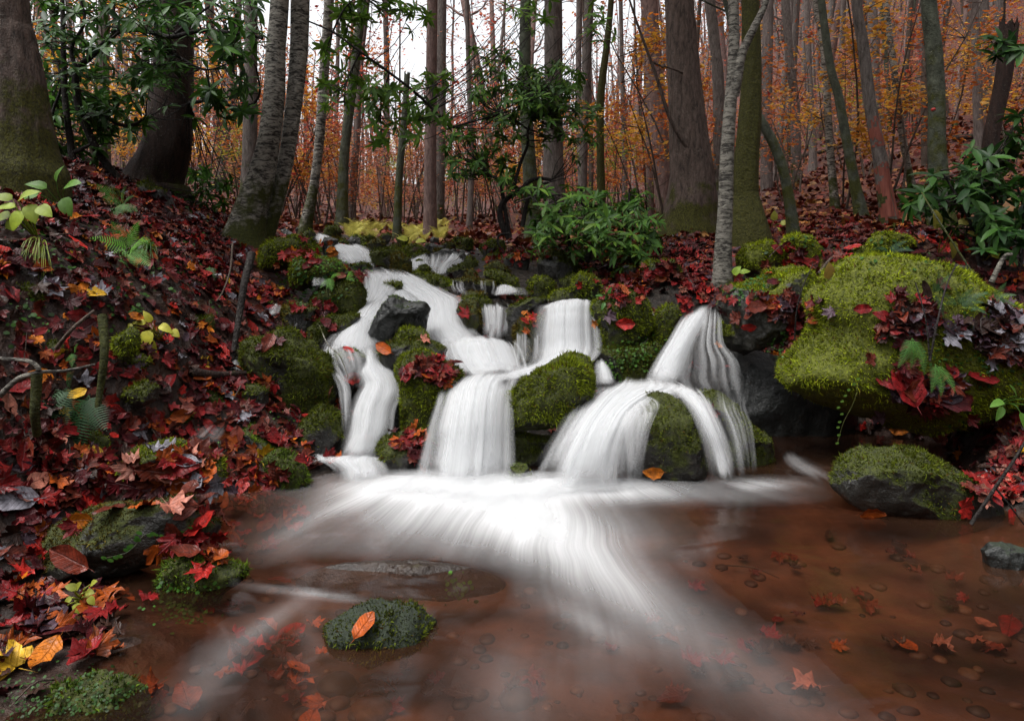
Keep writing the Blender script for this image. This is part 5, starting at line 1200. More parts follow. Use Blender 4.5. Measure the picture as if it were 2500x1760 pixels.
shrub([([(730, 1110), (620, 960), (540, 800), (480, 640), (470, 450), (560, 350), (660, 260), (730, 195), (860, 185), (960, 210), (1060, 230), (1240, 190), (1420, 205), (1620, 235)], (5.3, 5.2, 5.0, 5.0), 0.03),
       ([(450, 990), (430, 850), (400, 600), (390, 300), (385, 0), (380, -250)], 5.1, 0.026), ([(520, 740), (570, 705), (650, 720), (740, 770), (830, 765), (900, 720)], 5.1, 0.02), ([(440, 945), (500, 920), (560, 890)], 5.1, 0.022),
       ([(1160, 640), (1300, 620), (1450, 660), (1560, 640), (1600, 560), (1580, 420)], (5.6, 5.3), 0.016), ([(740, 190), (700, 90), (720, -80)], 5.0, 0.014), ([(1060, 230), (1200, 110), (1320, 20)], 5.0, 0.013), ([(475, 440), (440, 300), (520, 130), (480, -80)], 5.0, 0.016), ([(350, 900), (320, 720), (380, 500), (300, 250), (240, -40)], 5.2, 0.013), ([(1060, 330), (1260, 430), (1420, 390)], 4.9, 0.01)],
      [(180, -40, 1600, 330, 105, 4.3, 5.8), (200, 300, 1560, 560, 55, 4.4, 5.8), (230, 560, 900, 850, 60, 4.9, 6.0), (1180, 520, 1600, 760, 22, 4.8, 5.4), (280, 850, 650, 1000, 12, 5.2, 6.0), (1160, 1050, 1420, 1280, 26, 6.0, 6.8)],
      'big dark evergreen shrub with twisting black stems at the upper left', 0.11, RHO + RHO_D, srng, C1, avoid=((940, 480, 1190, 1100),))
shrub([([(1120, 1470), (1070, 1370), (1065, 1280), (1110, 1220), (1190, 1170), (1240, 1120), (1300, 1100), (1380, 1110)], 6.7, 0.034), ([(1120, 1450), (1085, 1250), (1060, 1120), (1000, 1080), (950, 1020)], 6.7, 0.022), ([(1200, 1400), (1220, 1280), (1240, 1220), (1290, 1150), (1360, 1125)], 6.6, 0.024),
       ([(1140, 1170), (1190, 1000), (1230, 900), (1235, 800), (1280, 690), (1290, 560)], 6.7, 0.018), ([(1235, 800), (1150, 740), (1060, 700)], 6.7, 0.01), ([(1120, 1440), (1060, 1450), (1050, 1500), (1090, 1560)], 6.6, 0.014)],
      [(720, 700, 1180, 1090, 75, 6.2, 7.4), (900, 440, 1320, 760, 55, 6.2, 7.4), (1180, 390, 1560, 700, 70, 6.2, 7.2), (1330, 640, 1690, 900, 40, 6.2, 7.2), (880, 280, 1180, 480, 16, 6.4, 7.4), (1080, 1080, 1260, 1300, 14, 6.3, 6.9)],
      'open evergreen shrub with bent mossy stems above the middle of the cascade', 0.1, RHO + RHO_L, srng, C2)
shrub([([(1500, 1620), (1480, 1450), (1420, 1300), (1400, 1200)], 6.0, 0.02), ([(1600, 1620), (1640, 1450), (1600, 1300), (1500, 1190)], 5.9, 0.018), ([(1750, 1600), (1800, 1450), (1850, 1300), (1860, 1160)], 5.9, 0.018), ([(1900, 1600), (1950, 1450), (1970, 1320)], 5.8, 0.014), ([(1340, 1180), (1240, 1220), (1150, 1255)], 5.9, 0.012)],
      [(1280, 1150, 1700, 1450, 55, 5.4, 6.4), (1650, 1150, 2000, 1350, 30, 5.5, 6.4), (1620, 1330, 2060, 1600, 64, 5.2, 6.2), (1260, 1280, 1640, 1580, 34, 5.5, 6.4)],
      'dense low evergreen bush between the bent stems and the furrowed giant', 0.1, RHO + RHO_L, srng, C2)
shrub([([(760, 790), (560, 590), (380, 450), (200, 320), (30, 200), (-150, 120)], (6.6, 6.0, 5.9), 0.014), ([(200, 320), (120, 500), (100, 650)], 6.1, 0.008), ([(380, 450), (330, 640), (330, 800)], 6.2, 0.008), ([(30, 200), (100, 60), (200, -40)], 6.0, 0.009)],
      [(-40, 280, 330, 720, 30, 5.8, 6.8), (230, 500, 560, 900, 26, 5.9, 6.9), (80, 0, 330, 260, 16, 5.8, 6.8), (330, 20, 620, 140, 9, 5.8, 6.6), (500, 430, 760, 760, 22, 6.2, 7.0), (1040, 0, 1400, 200, 12, 5.8, 6.6), (1580, 20, 1780, 250, 9, 5.8, 6.4)],
      'loose overhanging evergreen branch crossing the pale sky', 0.11, RHO_L, srng, C2, up=0.4)
shrub([([(2000, 1650), (1950, 1400), (1850, 1200), (1760, 1050)], 4.4, 0.012), ([(2150, 1650), (2120, 1400), (2080, 1150), (2050, 1000)], 4.3, 0.012), ([(2250, 1650), (2270, 1300), (2200, 1080)], 4.2, 0.012), ([(2272, 330), (2180, 280), (2080, 270)], 4.2, 0.006)],
      [(1560, 1000, 2000, 1450, 30, 4.2, 5.2), (1900, 900, 2300, 1400, 55, 4.0, 5.0), (1950, 1350, 2300, 1550, 25, 3.9, 4.6), (2040, 240, 2300, 350, 7, 4.1, 4.4), (2180, 640, 2300, 900, 8, 4.2, 4.8)],
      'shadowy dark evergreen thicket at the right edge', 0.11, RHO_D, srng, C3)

# ------------------------------------------------------------------ fallen leaves
PAL = [('dark burgundy', (0.055, 0.004, 0.006), 24), ('deep red', (0.17, 0.008, 0.009), 23), ('red-brown', (0.13, 0.022, 0.011), 20), ('dull brown', (0.04, 0.018, 0.012), 11), ('purple-grey', (0.07, 0.04, 0.055), 4), ('silver-grey', (0.22, 0.21, 0.24), 2.2), ('rusty orange', (0.33, 0.065, 0.008), 5), ('bright orange', (0.52, 0.15, 0.01), 1.8), ('yellow', (0.55, 0.32, 0.02), 0.9), ('salmon pink', (0.34, 0.12, 0.08), 2), ('scarlet', (0.32, 0.014, 0.01), 8)]
PALW = np.array([p[2] for p in PAL]); PALW = PALW / PALW.sum()
PC = {p[0]: p[1] for p in PAL}
def maple(curl, fold, seed):
    rg = np.random.default_rng(seed)
    half = [(0, 1.0), (11, .7), (20, .74), (30, .5), (40, .72), (50, .94), (60, .68), (74, .62), (82, .46), (98, .66), (112, .6), (130, .42), (155, .4)]
    pts = [(a, r) for a, r in half] + [(180, 0.14)] + [(360 - a, r) for a, r in half[:0:-1]]
    o = np.array([(math.sin(math.radians(a)) * r, math.cos(math.radians(a)) * r + 0.1) for a, r in pts])
    o *= rg.uniform(0.9, 1.1, (len(o), 1))
    inner = o * 0.5
    n = len(o)
    xy = np.concatenate([[[0, 0.05]], inner, o, [[0.02, -0.25], [-0.02, -0.25], [0.0, -0.9]]])
    z = curl * (xy ** 2).sum(1) * 0.35 + fold * np.abs(xy[:, 0]) + rg.normal(0, 0.11, len(xy)) * (np.arange(len(xy)) > n)
    z[-3:] = (0, 0, rg.uniform(0, 0.25))
    v = np.concatenate([xy, z[:, None]], 1)
    f = [(0, 1 + (i + 1) % n, 1 + i) for i in range(n)]
    for i in range(n):
        a, b, c, d = 1 + i, 1 + (i + 1) % n, 1 + n + (i + 1) % n, 1 + n + i
        f += [(a, b, c), (a, c, d)]
    f.append((2 * n + 1, 2 * n + 2, 2 * n + 3))
    return v, np.array(f)
def oval(curl, fold, seed):
    rg = np.random.default_rng(seed)
    n = 7
    y = np.linspace(-0.9, 1.0, n); w = 0.56 * np.sin(np.pi * np.clip((y + 0.9) / 1.9, 0, 1) ** 0.8 * 0.96 + 0.06) ** 0.75 * rg.uniform(0.86, 1.12, n)
    rows = []
    for i in range(n):
        for s in (-1, -0.5, 0, 0.5, 1):
            x = s * w[i]
            rows.append((x, y[i], fold * abs(x) + curl * y[i] ** 2 * 0.4 + rg.normal(0, 0.05) + 0.04 * (i % 2)))
    f = []
    for i in range(n - 1):
        for j in range(4):
            a = i * 5 + j; f += [(a, a + 1, a + 6), (a, a + 6, a + 5)]
    rows += [(0.02, -0.9, 0), (-0.02, -0.9, 0), (0, -1.3, rg.uniform(0, 0.2))]
    f.append((35, 36, 37))
    return np.array(rows), np.array(f)
SHAPES = [('maple', *maple(c, fo, i)) for i, (c, fo) in enumerate(((0.45, 0.35), (-0.6, 0.4), (0.9, -0.25), (-0.4, 0.8), (0.1, 0.05)))] + [('oval', *oval(c, fo, i)) for i, (c, fo) in enumerate(((0.3, 0.35), (-0.35, 0.5), (0.6, 0.2), (-0.1, 0.1)))]
SHAPE_ME = [mesh_np('leaf', v, f, (LEAF_ONE,), True, {'lf': v}) for _, v, f in SHAPES]
lrng = np.random.default_rng(99)
def basis(n, yaw):
    n = np.asarray(n, float); n /= np.linalg.norm(n, axis=1)[:, None] + 1e-9
    ref = np.stack([np.cos(yaw), np.sin(yaw), 0 * yaw], 1)
    x = np.cross(ref, n); x /= np.linalg.norm(x, axis=1)[:, None] + 1e-9
    return x, np.cross(n, x), n
class Leaves:
    def __init__(s): s.p, s.n, s.k, s.c, s.s = [], [], [], [], []
    def add(s, p, n, size, pal=None, shape=None):
        s.p.append(p); s.n.append(n); s.s.append(size)
        s.c.append(int(lrng.choice(len(PAL), p=PALW)) if pal is None else pal)
        s.k.append(int(lrng.choice(len(SHAPES), p=[.15, .15, .13, .13, .14, .08, .08, .07, .07])) if shape is None else shape)
near = Leaves()
# a) scattered over the near banks by area
tri = np.concatenate([gf[:, [0, 1, 2]], gf[:, [0, 2, 3]]])
cen = gv[tri].mean(1)
nrm = np.cross(gv[tri[:, 1]] - gv[tri[:, 0]], gv[tri[:, 2]] - gv[tri[:, 0]])
ar = np.linalg.norm(nrm, axis=1) / 2
cor = corridor(cen[:, 0], cen[:, 1])
zone_n = (cen[:, 1] > 1.3) & (cen[:, 1] < 8.5) & (cen[:, 0] > -3.6) & (cen[:, 0] < 3.8) & (np.abs(cen[:, 0]) < 0.85 * cen[:, 1] + 0.5)
w = ar * zone_n * np.where(cor, 0.12, 1.0) * (cen[:, 2] > 0.0) * np.interp(cen[:, 1], [1.3, 3, 6, 8.5], [1.0, 1.0, 0.75, 0.5])
w *= np.clip(0.75 + fbm(cen * np.array([1.7, 1.7, 1.7]), 2, 44) * 0.9, 0.4, 1.3)
NN_ = 12500
fi = lrng.choice(len(tri), NN_, p=w / w.sum())
b = lrng.random((NN_, 2)); b = np.where(b.sum(1, keepdims=True) > 1, 1 - b, b)
q = gv[tri[fi, 0]] + (gv[tri[fi, 1]] - gv[tri[fi, 0]]) * b[:, :1] + (gv[tri[fi, 2]] - gv[tri[fi, 0]]) * b[:, 1:]
nq = nrm[fi] / np.linalg.norm(nrm[fi], axis=1)[:, None]
for p, n in zip(q, nq):
    h = BVH.ray_cast(Vector(p + n * 0.25), Vector(-n), 0.3)
    on_rock = h[0] is not None and (Vector(p) - h[0]).length > 0.03
    if on_rock and lrng.random() > 0.09: continue
    pp, n2 = (np.array(h[0]), np.array(h[1])) if h[0] is not None else (p, n)
    if n2 @ n < 0: n2 = -n2
    near.add(pp + n2 * lrng.uniform(0.004, 0.03), n2 + lrng.normal(0, 0.32, 3), lrng.uniform(0.024, 0.062) if p[1] < 4 else lrng.uniform(0.034, 0.062))
# b) heaps the photograph shows on particular rocks and ledges
def heap(u, v, su, sv, n, size=(0.035, 0.06), pal=None, tilt=0.35):
    for _ in range(n):
        h, nn = hit(lrng.normal(u, su), lrng.normal(v, sv))
        if h is None or h.y > 9: continue
        near.add(np.array(h) + np.array(nn) * lrng.uniform(0.006, 0.03), np.array(nn) + lrng.normal(0, tilt, 3) + np.array([0, 0, 0.3]), lrng.uniform(*size), None if pal is None else int(lrng.choice(pal)))
RED = [1, 2, 10, 1, 2, 6, 0]
heap(1056, 902, 34, 14, 34, pal=RED); heap(1085, 918, 22, 10, 14, pal=RED); heap(1005, 1080, 32, 26, 34, (0.03, 0.05), RED); heap(1520, 722, 28, 16, 34, (0.03, 0.045), RED); heap(1300, 785, 12, 10, 8, (0.03, 0.045), [7, 10, 6])
heap(1900, 748, 52, 24, 75, pal=RED + [3, 4]); heap(2215, 775, 46, 32, 60, pal=[0, 1, 2, 4, 3]); heap(2260, 950, 60, 30, 40, (0.05, 0.085), [0, 1, 2, 4]); heap(2420, 810, 55, 36, 90, (0.045, 0.075), [0, 4, 2, 3, 5]); heap(1705, 690, 36, 40, 130, pal=[1, 2, 10, 0, 9]); heap(1560, 680, 50, 16, 60, pal=RED)
heap(2440, 1180, 40, 30, 40, (0.04, 0.065), [1, 10, 2, 9]); heap(2450, 1080, 40, 40, 45, pal=[0, 1, 3]); heap(745, 615, 45, 14, 30, (0.04, 0.06), [1, 6, 7, 10]); heap(640, 720, 40, 10, 18, pal=[1, 6, 7]); heap(880, 675, 40, 6, 24, (0.03, 0.05), [2, 9, 1]); heap(560, 930, 45, 12, 30, pal=RED); heap(440, 1150, 60, 40, 36, (0.045, 0.075), [1, 2, 5, 9, 6])
heap(790, 770, 22, 14, 14, pal=[0, 1]); heap(1650, 650, 60, 20, 40, pal=RED); heap(1260, 620, 60, 12, 40, (0.035, 0.05), RED); heap(1480, 640, 40, 14, 30, (0.035, 0.05), RED); heap(1960, 625, 60, 20, 40, (0.035, 0.06), [1, 2, 10, 0, 9]); heap(600, 1240, 60, 14, 26, (0.04, 0.06), RED); heap(500, 1330, 60, 30, 40, (0.04, 0.065), [6, 1, 10, 2]); heap(120, 1500, 120, 40, 60, (0.04, 0.07), [6, 1, 0, 3, 4]); heap(200, 1180, 110, 40, 60, (0.045, 0.075)); heap(860, 1140, 40, 10, 10, pal=RED); heap(860, 960, 30, 70, 8, (0.03, 0.04), [10, 9]); heap(620, 1150, 60, 20, 20, pal=RED)
# sunken leaves and pebbles seen through the water
heap(1900, 1600, 260, 90, 34, (0.03, 0.06), [1, 2, 3, 6, 9], 0.1); heap(900, 1690, 260, 40, 26, (0.03, 0.06), [1, 2, 6, 3], 0.1); heap(620, 1560, 90, 70, 22, (0.03, 0.06), [1, 6, 2, 10], 0.1); heap(2200, 1400, 200, 50, 18, (0.03, 0.05), [2, 3, 1], 0.1); heap(650, 1290, 70, 40, 16, (0.03, 0.06), [1, 10, 2], 0.1)
acc = Acc(); pd, pfc = ico(2)
for _ in range(200):
    h, nn = hit(lrng.uniform(380, 2500), 1300 + 460 * lrng.random() ** 0.7)
    if h is None or h.z > -0.04: continue
    r_ = lrng.uniform(0.008, 0.03) * (1.0 if lrng.random() < 0.9 else 2.2)
    sc3 = np.array([1, lrng.uniform(0.7, 1.2), 0.5]) * r_
    c_ = np.array([(0.035, 0.017, 0.011), (0.06, 0.028, 0.016), (0.085, 0.042, 0.024), (0.022, 0.012, 0.009)])[lrng.integers(0, 4)] * lrng.uniform(0.6, 1.3)
    acc.add(np.array(h) + pd * sc3 * (1 + 0.2 * fbm(pd * 2 + r_ * 900, 2, 4))[:, None], pfc, c_)
ob('pebbles', acc.mesh('pebbles', (PEBBLE,), True), kind="stuff", label="brown pebbles on the bed of the pool")
# c) leaves one can point out
def single(u, v, col, shape, size, label, tilt=0.15, yaw=None, lift=0.02):
    h, nn = hit(u, v)
    if h is None: return
    n = np.array(nn) + lrng.normal(0, tilt, 3) + np.array([0, -0.25, 0.1])
    x, y, z = basis(n[None], np.array([lrng.uniform(0, 6.28) if yaw is None else yaw]))
    o = ob('fallen_leaf', SHAPE_ME[shape], None, label, 'leaf')
    M = Matrix((x[0] * size, y[0] * size, z[0] * size)).transposed().to_4x4()
    M.translation = h + nn * lift
    o.matrix_world = M
    o.color = (*PC[col], 1) if isinstance(col, str) else (*col, 1)
for c, x, y, col, sh, size, lab in (
    (C4, 490, 540, 'bright orange', 4, 0.07, 'black-spotted bright orange maple leaf high on the left bank'), (C4, 275, 530, 'silver-grey', 4, 0.072, 'pale silver maple leaf left of the black-spotted orange leaf'), (C4, 610, 570, 'silver-grey', 0, 0.07, 'silver-grey maple leaf right of the black-spotted orange leaf'),
    (C4, 1268, 345, 'bright orange', 4, 0.055, 'small orange leaf on the bank above the dark leaning stick'), (C4, 1268, 745, 'bright orange', 4, 0.065, 'orange maple leaf beside the yellow-leaved seedling'), (C4, 610, 850, 'rusty orange', 3, 0.07, 'torn rusty orange leaf hanging by the moss tuft'), (C4, 215, 862, 'bright orange', 1, 0.045, 'small curled orange leaf in the dark part of the left bank'),
    (C4, 1362, 482, 'salmon pink', 4, 0.07, 'pale pink maple leaf left of the dark leaning stick'), (C4, 1520, 1325, 'silver-grey', 4, 0.065, 'silver maple leaf floating by the flat dark rock'), (C4, 1620, 1550, 'yellow', 0, 0.075, 'large golden yellow leaf beside the low mossy rock'), (C4, 1860, 1505, 'rusty orange', 1, 0.04, 'small red and orange leaf beside the lower left stream'),
    (C7, 60, 1330, 'yellow', 4, 0.085, 'big yellow maple leaf in the shallows at the left edge'), (C7, 65, 310, 'silver-grey', 5, 0.08, 'grey leaf lying flat on the left shore at the picture edge'), (C7, 940, 105, 'red-brown', 5, 0.07, 'red-brown oval leaf on the leaf-strewn boulder'), (C7, 1065, 100, 'deep red', 6, 0.08, 'large folded red leaf on the leaf-strewn boulder'), (C7, 1275, 180, 'silver-grey', 0, 0.075, 'silver maple leaf at the right end of the leaf-strewn boulder'), (C7, 940, 20, 'silver-grey', 4, 0.06, 'silver leaf on top of the leaf-strewn boulder'),
    (C7, 450, 640, 'red-brown', 5, 0.07, 'upright red-brown leaf against the broad flat boulder'), (C7, 610, 200, 'deep red', 6, 0.08, 'large drooping red leaf left of the leaf-strewn boulder'), (C10, 700, 1085, 'rusty orange', 5, 0.045, 'red-brown leaf lying on the low stone in the pool'), (C9, 1420, 1285, 'bright orange', 6, 0.05, 'curled orange-red leaf stuck to the tall veiled boulder'), (C9, 1225, 1030, 'salmon pink', 5, 0.035, 'pale leaf under the film of water on the veiled boulder'),
    (C5, 400, 1060, 'scarlet', 6, 0.06, 'red leaf caught in the left stream'), (C5, 325, 1210, 'rusty orange', 4, 0.04, 'orange leaf on the wet rock beside the left stream'), (C9, 515, 650, 'scarlet', 6, 0.035, 'small scarlet leaf on the shoulder of the tilted mossy boulder'), (C5, 615, 900, 'rusty orange', 5, 0.06, 'rusty upright leaf on the dark ledge rock'), (C5, 840, 845, 'salmon pink', 1, 0.05, 'pink leaf on the edge of the dark ledge rock'), (C9, 1020, 245, 'bright orange', 3, 0.04, 'orange curled leaf on the left flank of the leaf-crowned boulder'), (C9, 1100, 210, 'purple-grey', 0, 0.06, 'purple-grey maple leaf on the leaf-crowned boulder'), (C9, 1225, 260, 'scarlet', 6, 0.06, 'dark red leaf low on the leaf-crowned boulder'),
    (C5, 1115, 685, 'deep red', 0, 0.07, 'deep red leaf hanging on the brown rock by the trickle'), (C6, 1530, 1100, 'deep red', 6, 0.12, 'very large dark red leaf hanging down the huge mossy boulder'), (C6, 1630, 1130, 'red-brown', 5, 0.11, 'large ribbed red-brown leaf beside the very large dark red leaf'), (C6, 2170, 1340, (0.2, 0.055, 0.015), 4, 0.13, 'huge speckled orange-brown leaf at the right edge'), (C6, 1272, 650, 'deep red', 5, 0.045, 'single dark red leaf on the bright moss of the huge boulder'), (C6, 1840, 1180, 'dark burgundy', 6, 0.11, 'broad dark leaf at the right end of the huge boulder'), (C8, 1985, 260, 'scarlet', 1, 0.07, 'bright red leaf at the right end of the long low boulder'), (C8, 1580, 272, 'rusty orange', 7, 0.05, 'orange leaf at the waterline of the long low boulder'), (C4, 1655, 860, 'red-brown', 6, 0.06, 'brown-red leaf clinging to the large round boulder by the left stream'), (C6, 350, 1270, 'deep red', 3, 0.07, 'red leaf caught behind the thin veil of water'), (C10, 320, 1290 - 900, 'scarlet', 1, 0.05, 'wet red leaf on the waterline of the left shore'), (C5, 1430, 315, 'rusty orange', 1, 0.06, 'orange leaf on the slanted grey rock'), (C5, 1065, 505, 'silver-grey', 4, 0.06, 'pale maple leaf beside the square dripping ledge rock')):
    u, v = c([(x, y)])[0]
    single(u, v, col, sh, size, lab)
# d) split: the 250 that show largest become leaves of their own, the rest is litter
P_, N_, K_, C_, S_ = map(np.array, (near.p, near.n, near.k, near.c, near.s))
yaw = lrng.uniform(0, 6.28, len(P_))
bx, by, bz = basis(N_, yaw)
uu, vv = px(P_)
view = P_ - np.array([0, 0, CZ]); dist = np.linalg.norm(view, axis=1)
facing = np.abs((view / dist[:, None] * bz).sum(1))
score = (S_ / dist) ** 2 * (0.25 + facing) * ((uu > 10) & (uu < 2490) & (vv > 10) & (vv < 1750))
order = np.argsort(-score)
chosen = []
for i in order:
    if score[i] <= 0 or len(chosen) >= 250: break
    d = Vector(view[i]).normalized()
    h = BVH.ray_cast(CAM, d)
    if h[0] is None or (h[0] - CAM).length > dist[i] - 0.06: chosen.append(i)
rc = np.array([r['c'] for r in ROCKS])
for i in chosen:
    j = int(np.argmin(((rc - P_[i]) ** 2).sum(1) - np.array([r['r'] for r in ROCKS]) ** 2))
    cn = PAL[C_[i]][0]; kn = 'maple' if K_[i] < 5 else 'oval'
    sz_ = 'large wet' if S_[i] > 0.058 else ('small wet' if S_[i] < 0.047 else 'wet')
    on = 'on' if P_[i][2] > ground(P_[i][0], P_[i][1])[0] + 0.06 else 'near'
    o = ob('fallen_leaf', SHAPE_ME[K_[i]], None, f'{sz_} {cn} {kn} leaf lying {on} {ROCKS[j]["short"]}', 'leaf', f'{sz_} {cn} {kn} leaves {on} {ROCKS[j]["short"]}')
    M = Matrix((bx[i] * S_[i], by[i] * S_[i], bz[i] * S_[i])).transposed().to_4x4(); M.translation = Vector(P_[i])
    o.matrix_world = M
    col = np.array(PAL[C_[i]][1]) * lrng.uniform(0.55, 1.1); o.color = (*col, 1)
rest = np.setdiff1d(np.arange(len(P_)), chosen)
acc = Acc()
for k in range(len(SHAPES)):
    idx = rest[K_[rest] == k]
    if not len(idx): continue
    v, f = SHAPES[k][1], SHAPES[k][2]
    V = P_[idx][:, None] + (v[None, :, :1] * bx[idx][:, None] + v[None, :, 1:2] * by[idx][:, None] + v[None, :, 2:] * bz[idx][:, None]) * S_[idx][:, None, None]
    Fk = f[None] + (np.arange(len(idx)) * len(v))[:, None, None]
    cc = np.array([PAL[c][1] for c in C_[idx]]) * lrng.uniform(0.45, 1.1, (len(idx), 1))
    acc.v.append(V.reshape(-1, 3).astype(np.float32)); acc.f.setdefault(3, []).append(Fk.reshape(-1, 3).astype(np.int32) + acc.n); acc.n += V.shape[0] * V.shape[1]
    acc.c.append(np.repeat(cc, len(v), 0).astype(np.float32))
lfs = np.concatenate([np.tile(SHAPES[k][1], (int((K_[rest] == k).sum()), 1)) for k in range(len(SHAPES))])
lm = acc.mesh('leaf_litter', (LEAF_WET,), True)
la = lm.attributes.new('lf', 'FLOAT_VECTOR', 'POINT'); la.data.foreach_set('vector', lfs.astype(np.float32).ravel())
ob('leaf_litter', lm, kind='stuff', label='thick wet litter of red and brown leaves on the banks')
# twigs and bits of bark lying in the litter
acc = Acc()
for i in lrng.choice(rest, 420):
    a = lrng.uniform(0, 6.28); L_ = lrng.uniform(0.05, 0.22)
    dirv = bx[i] * math.cos(a) + by[i] * math.sin(a)
    p = catmull(np.array([P_[i] - dirv * L_ / 2, P_[i] + bz[i] * 0.012 + lrng.normal(0, 0.008, 3), P_[i] + dirv * L_ / 2]), 6)
    v, f = tube(p, np.linspace(1, 0.5, 6) * lrng.uniform(0.0012, 0.0042), 5); acc.add(v, f)
ob('twig_litter', acc.mesh('twig_litter', (B_TWIG,), True), kind='stuff', label='broken twigs lying in the leaf litter')
# e) litter of the forest floor farther back
wf = ar * (cen[:, 1] > 6.5) * (cen[:, 1] < 34) * (np.abs(cen[:, 0]) < 0.85 * cen[:, 1] + 1) * np.where(cor, 0.05, 1) / np.maximum(cen[:, 1], 6) ** 1.6
nf = 26000
fi = lrng.choice(len(tri), nf, p=wf / wf.sum())
b = lrng.random((nf, 2)); b = np.where(b.sum(1, keepdims=True) > 1, 1 - b, b)
q = gv[tri[fi, 0]] + (gv[tri[fi, 1]] - gv[tri[fi, 0]]) * b[:, :1] + (gv[tri[fi, 2]] - gv[tri[fi, 0]]) * b[:, 1:]
acc = Acc()
leaf_cloud(acc, q + np.array([0, 0, 0.035]), 0.062, [(0.16, 0.018, 0.012), (0.2, 0.04, 0.018), (0.26, 0.08, 0.02), (0.1, 0.012, 0.009), (0.3, 0.14, 0.035), (0.12, 0.03, 0.017)], lrng, 0.5, 0.65)
ob('leaf_litter', acc.mesh('far_litter', (LEAF_WET,)), kind='stuff', label='red and tan leaf litter of the forest floor behind')

# ------------------------------------------------------------------ ferns, seedlings, creepers, sticks
def frond(n=15, arch=0.5, w=0.24, rg=RNG):
    acc = []; F_ = []; k = 0
    V = []
    y = np.linspace(0.12, 1, n)
    def pt(t): return np.array([0, t * (1 - 0.12 * t), 0.35 * t - arch * t * t])
    rp = np.array([pt(t) for t in np.linspace(0, 1, 8)])
    v, f = tube(rp, np.linspace(0.008, 0.002, 8), 3); V.append(v); F_.append(f); k += len(v)
    for i, t in enumerate(y):
        L_ = w * math.sin(math.pi * min(1, 0.22 + 0.78 * t)) ** 0.8 * (1.05 - 0.3 * t) + 0.01
        for s in (-1, 1):
            p0 = pt(t); nseg = 4
            tips = []
            for j in range(nseg + 1):
                a = j / nseg
                c = p0 + np.array([s * L_ * a, L_ * 0.28 * a, -0.10 * L_ * a * a])
                hw = 0.24 / n * (1 - a) ** 0.6 * (1.0 if j % 2 == 0 else 0.75) + 0.001
                tips += [c + np.array([0, hw, 0]), c - np.array([0, hw, 0])]
            V.append(np.array(tips)); F_.append(np.array([(k + 2 * j, k + 2 * j + 1, k + 2 * j + 3, k + 2 * j + 2) for j in range(nseg)])); k += len(tips)
    return mesh_np('frond', np.concatenate(V), [np.concatenate([f for f in F_])], (LEAF_SOFT,))
FROND = [frond(16, 0.35), frond(14, 0.7, 0.3), frond(20, 0.5, 0.16)]
prng = np.random.default_rng(3)
def orient(o, loc, d, up, size):
    d = np.asarray(d, float); d /= np.linalg.norm(d); up = np.asarray(up, float)
    x = np.cross(d, up); x /= np.linalg.norm(x) + 1e-9; z = np.cross(x, d)
    M = Matrix((x * size, d * size, z * size)).transposed().to_4x4(); M.translation = Vector([float(c) for c in loc]); o.matrix_local = M
def fern(u, v, length_px, angles, label, col, shape=0, lift=0.4, cat='fern', out_=0.5):
    """base at a photo pixel; fronds leave it at picture angles (degrees, 0 = right, 90 = up)"""
    h, nn = hit(u, v)
    if h is None: return
    h = h + nn * 0.06
    root = empty('fern', h, label, cat)
    for a in angles:
        a = math.radians(a + prng.normal(0, 4))
        d = np.array([math.cos(a), -out_ + prng.normal(0, 0.1), math.sin(a)])
        o = bpy.data.objects.new('frond', FROND[shape]); COL.objects.link(o); o.parent = root
        orient(o, (0, 0, 0), d, (0, -0.75, 0.65), 1.3 * length_px / F * h.y * prng.uniform(0.8, 1.15))
        o.color = (*(np.array(col) * prng.uniform(0.8, 1.2)), 1)
def N4(c, x, y): return c([(x, y)])[0]
BR, DK, MD = (0.13, 0.32, 0.04), (0.022, 0.075, 0.018), (0.08, 0.21, 0.035)
fern(*N4(C4, 760, 340), 75, (150, 110, 70, 20, -30, -75, -110, -150), 'bright green fern in the middle of the left bank', BR)
fern(*N4(C4, 700, 60), 55, (-20, -60, 130, -100), 'fern on the left bank above the bright green fern', MD)
fern(*N4(C4, 1255, 425), 45, (-80, -100), 'single small fern frond near the pale pink leaf', MD, 1)
fern(*N4(C4, 345, 1180), 80, (-70, -95, -115, -130, 60), 'shadowed dark fern low on the left bank', DK)
fern(*N4(C4, 500, 1190), 100, (-60, -80, -95, -110, -45), 'larger shadowed fern beside the hanging roots', DK)
fern(*N4(C5, 300, 490), 34, (-70, -100, 10, -130), 'small bright fern growing on the boulder left of the apron', BR)
fern(*N4(C5, 370, 485), 24, (10, 30, -20), 'tiny fern beside the small bright fern', BR)
fern(*N4(C6, 1540, 850), 72, (-100, -125, -75), 'bright fern hanging down among the dark leaves on the huge boulder', MD, 2)
fern(*N4(C6, 1800, 620), 52, (10, 35, 60, 100, 150, 175, -10), 'spreading polypody fern on the right shoulder of the huge boulder', (0.04, 0.11, 0.035), 2, out_=0.3)
fern(*N4(C6, 2000, 600), 46, (20, 160, 60, -20), 'smaller polypody fern right of the spreading one', (0.05, 0.12, 0.035), 2)
fern(*N4(C6, 1650, 560), 50, (60, 90, 120, -70), 'upright fern behind the dark leaves on the huge boulder', (0.03, 0.085, 0.03), 2)
fern(*N4(C6, 1420, 280), 45, (10, 170, 40), 'low arched fern frond behind the crest of the huge boulder', (0.035, 0.1, 0.045), 2)
fern(*N4(C6, 1680, 960), 60, (-80, -60, -110), 'fern tips under the spreading fern on the huge boulder', MD, 2)
fern(*N4(C4, 400, 960), 30, (-80, 60, -120), 'small fern in the dark hollow of the left bank', MD)
fern(*N4(C3, 610, 1290), 40, (-60, -80, 100), 'small fern at the foot of the moss-covered trunk', MD)
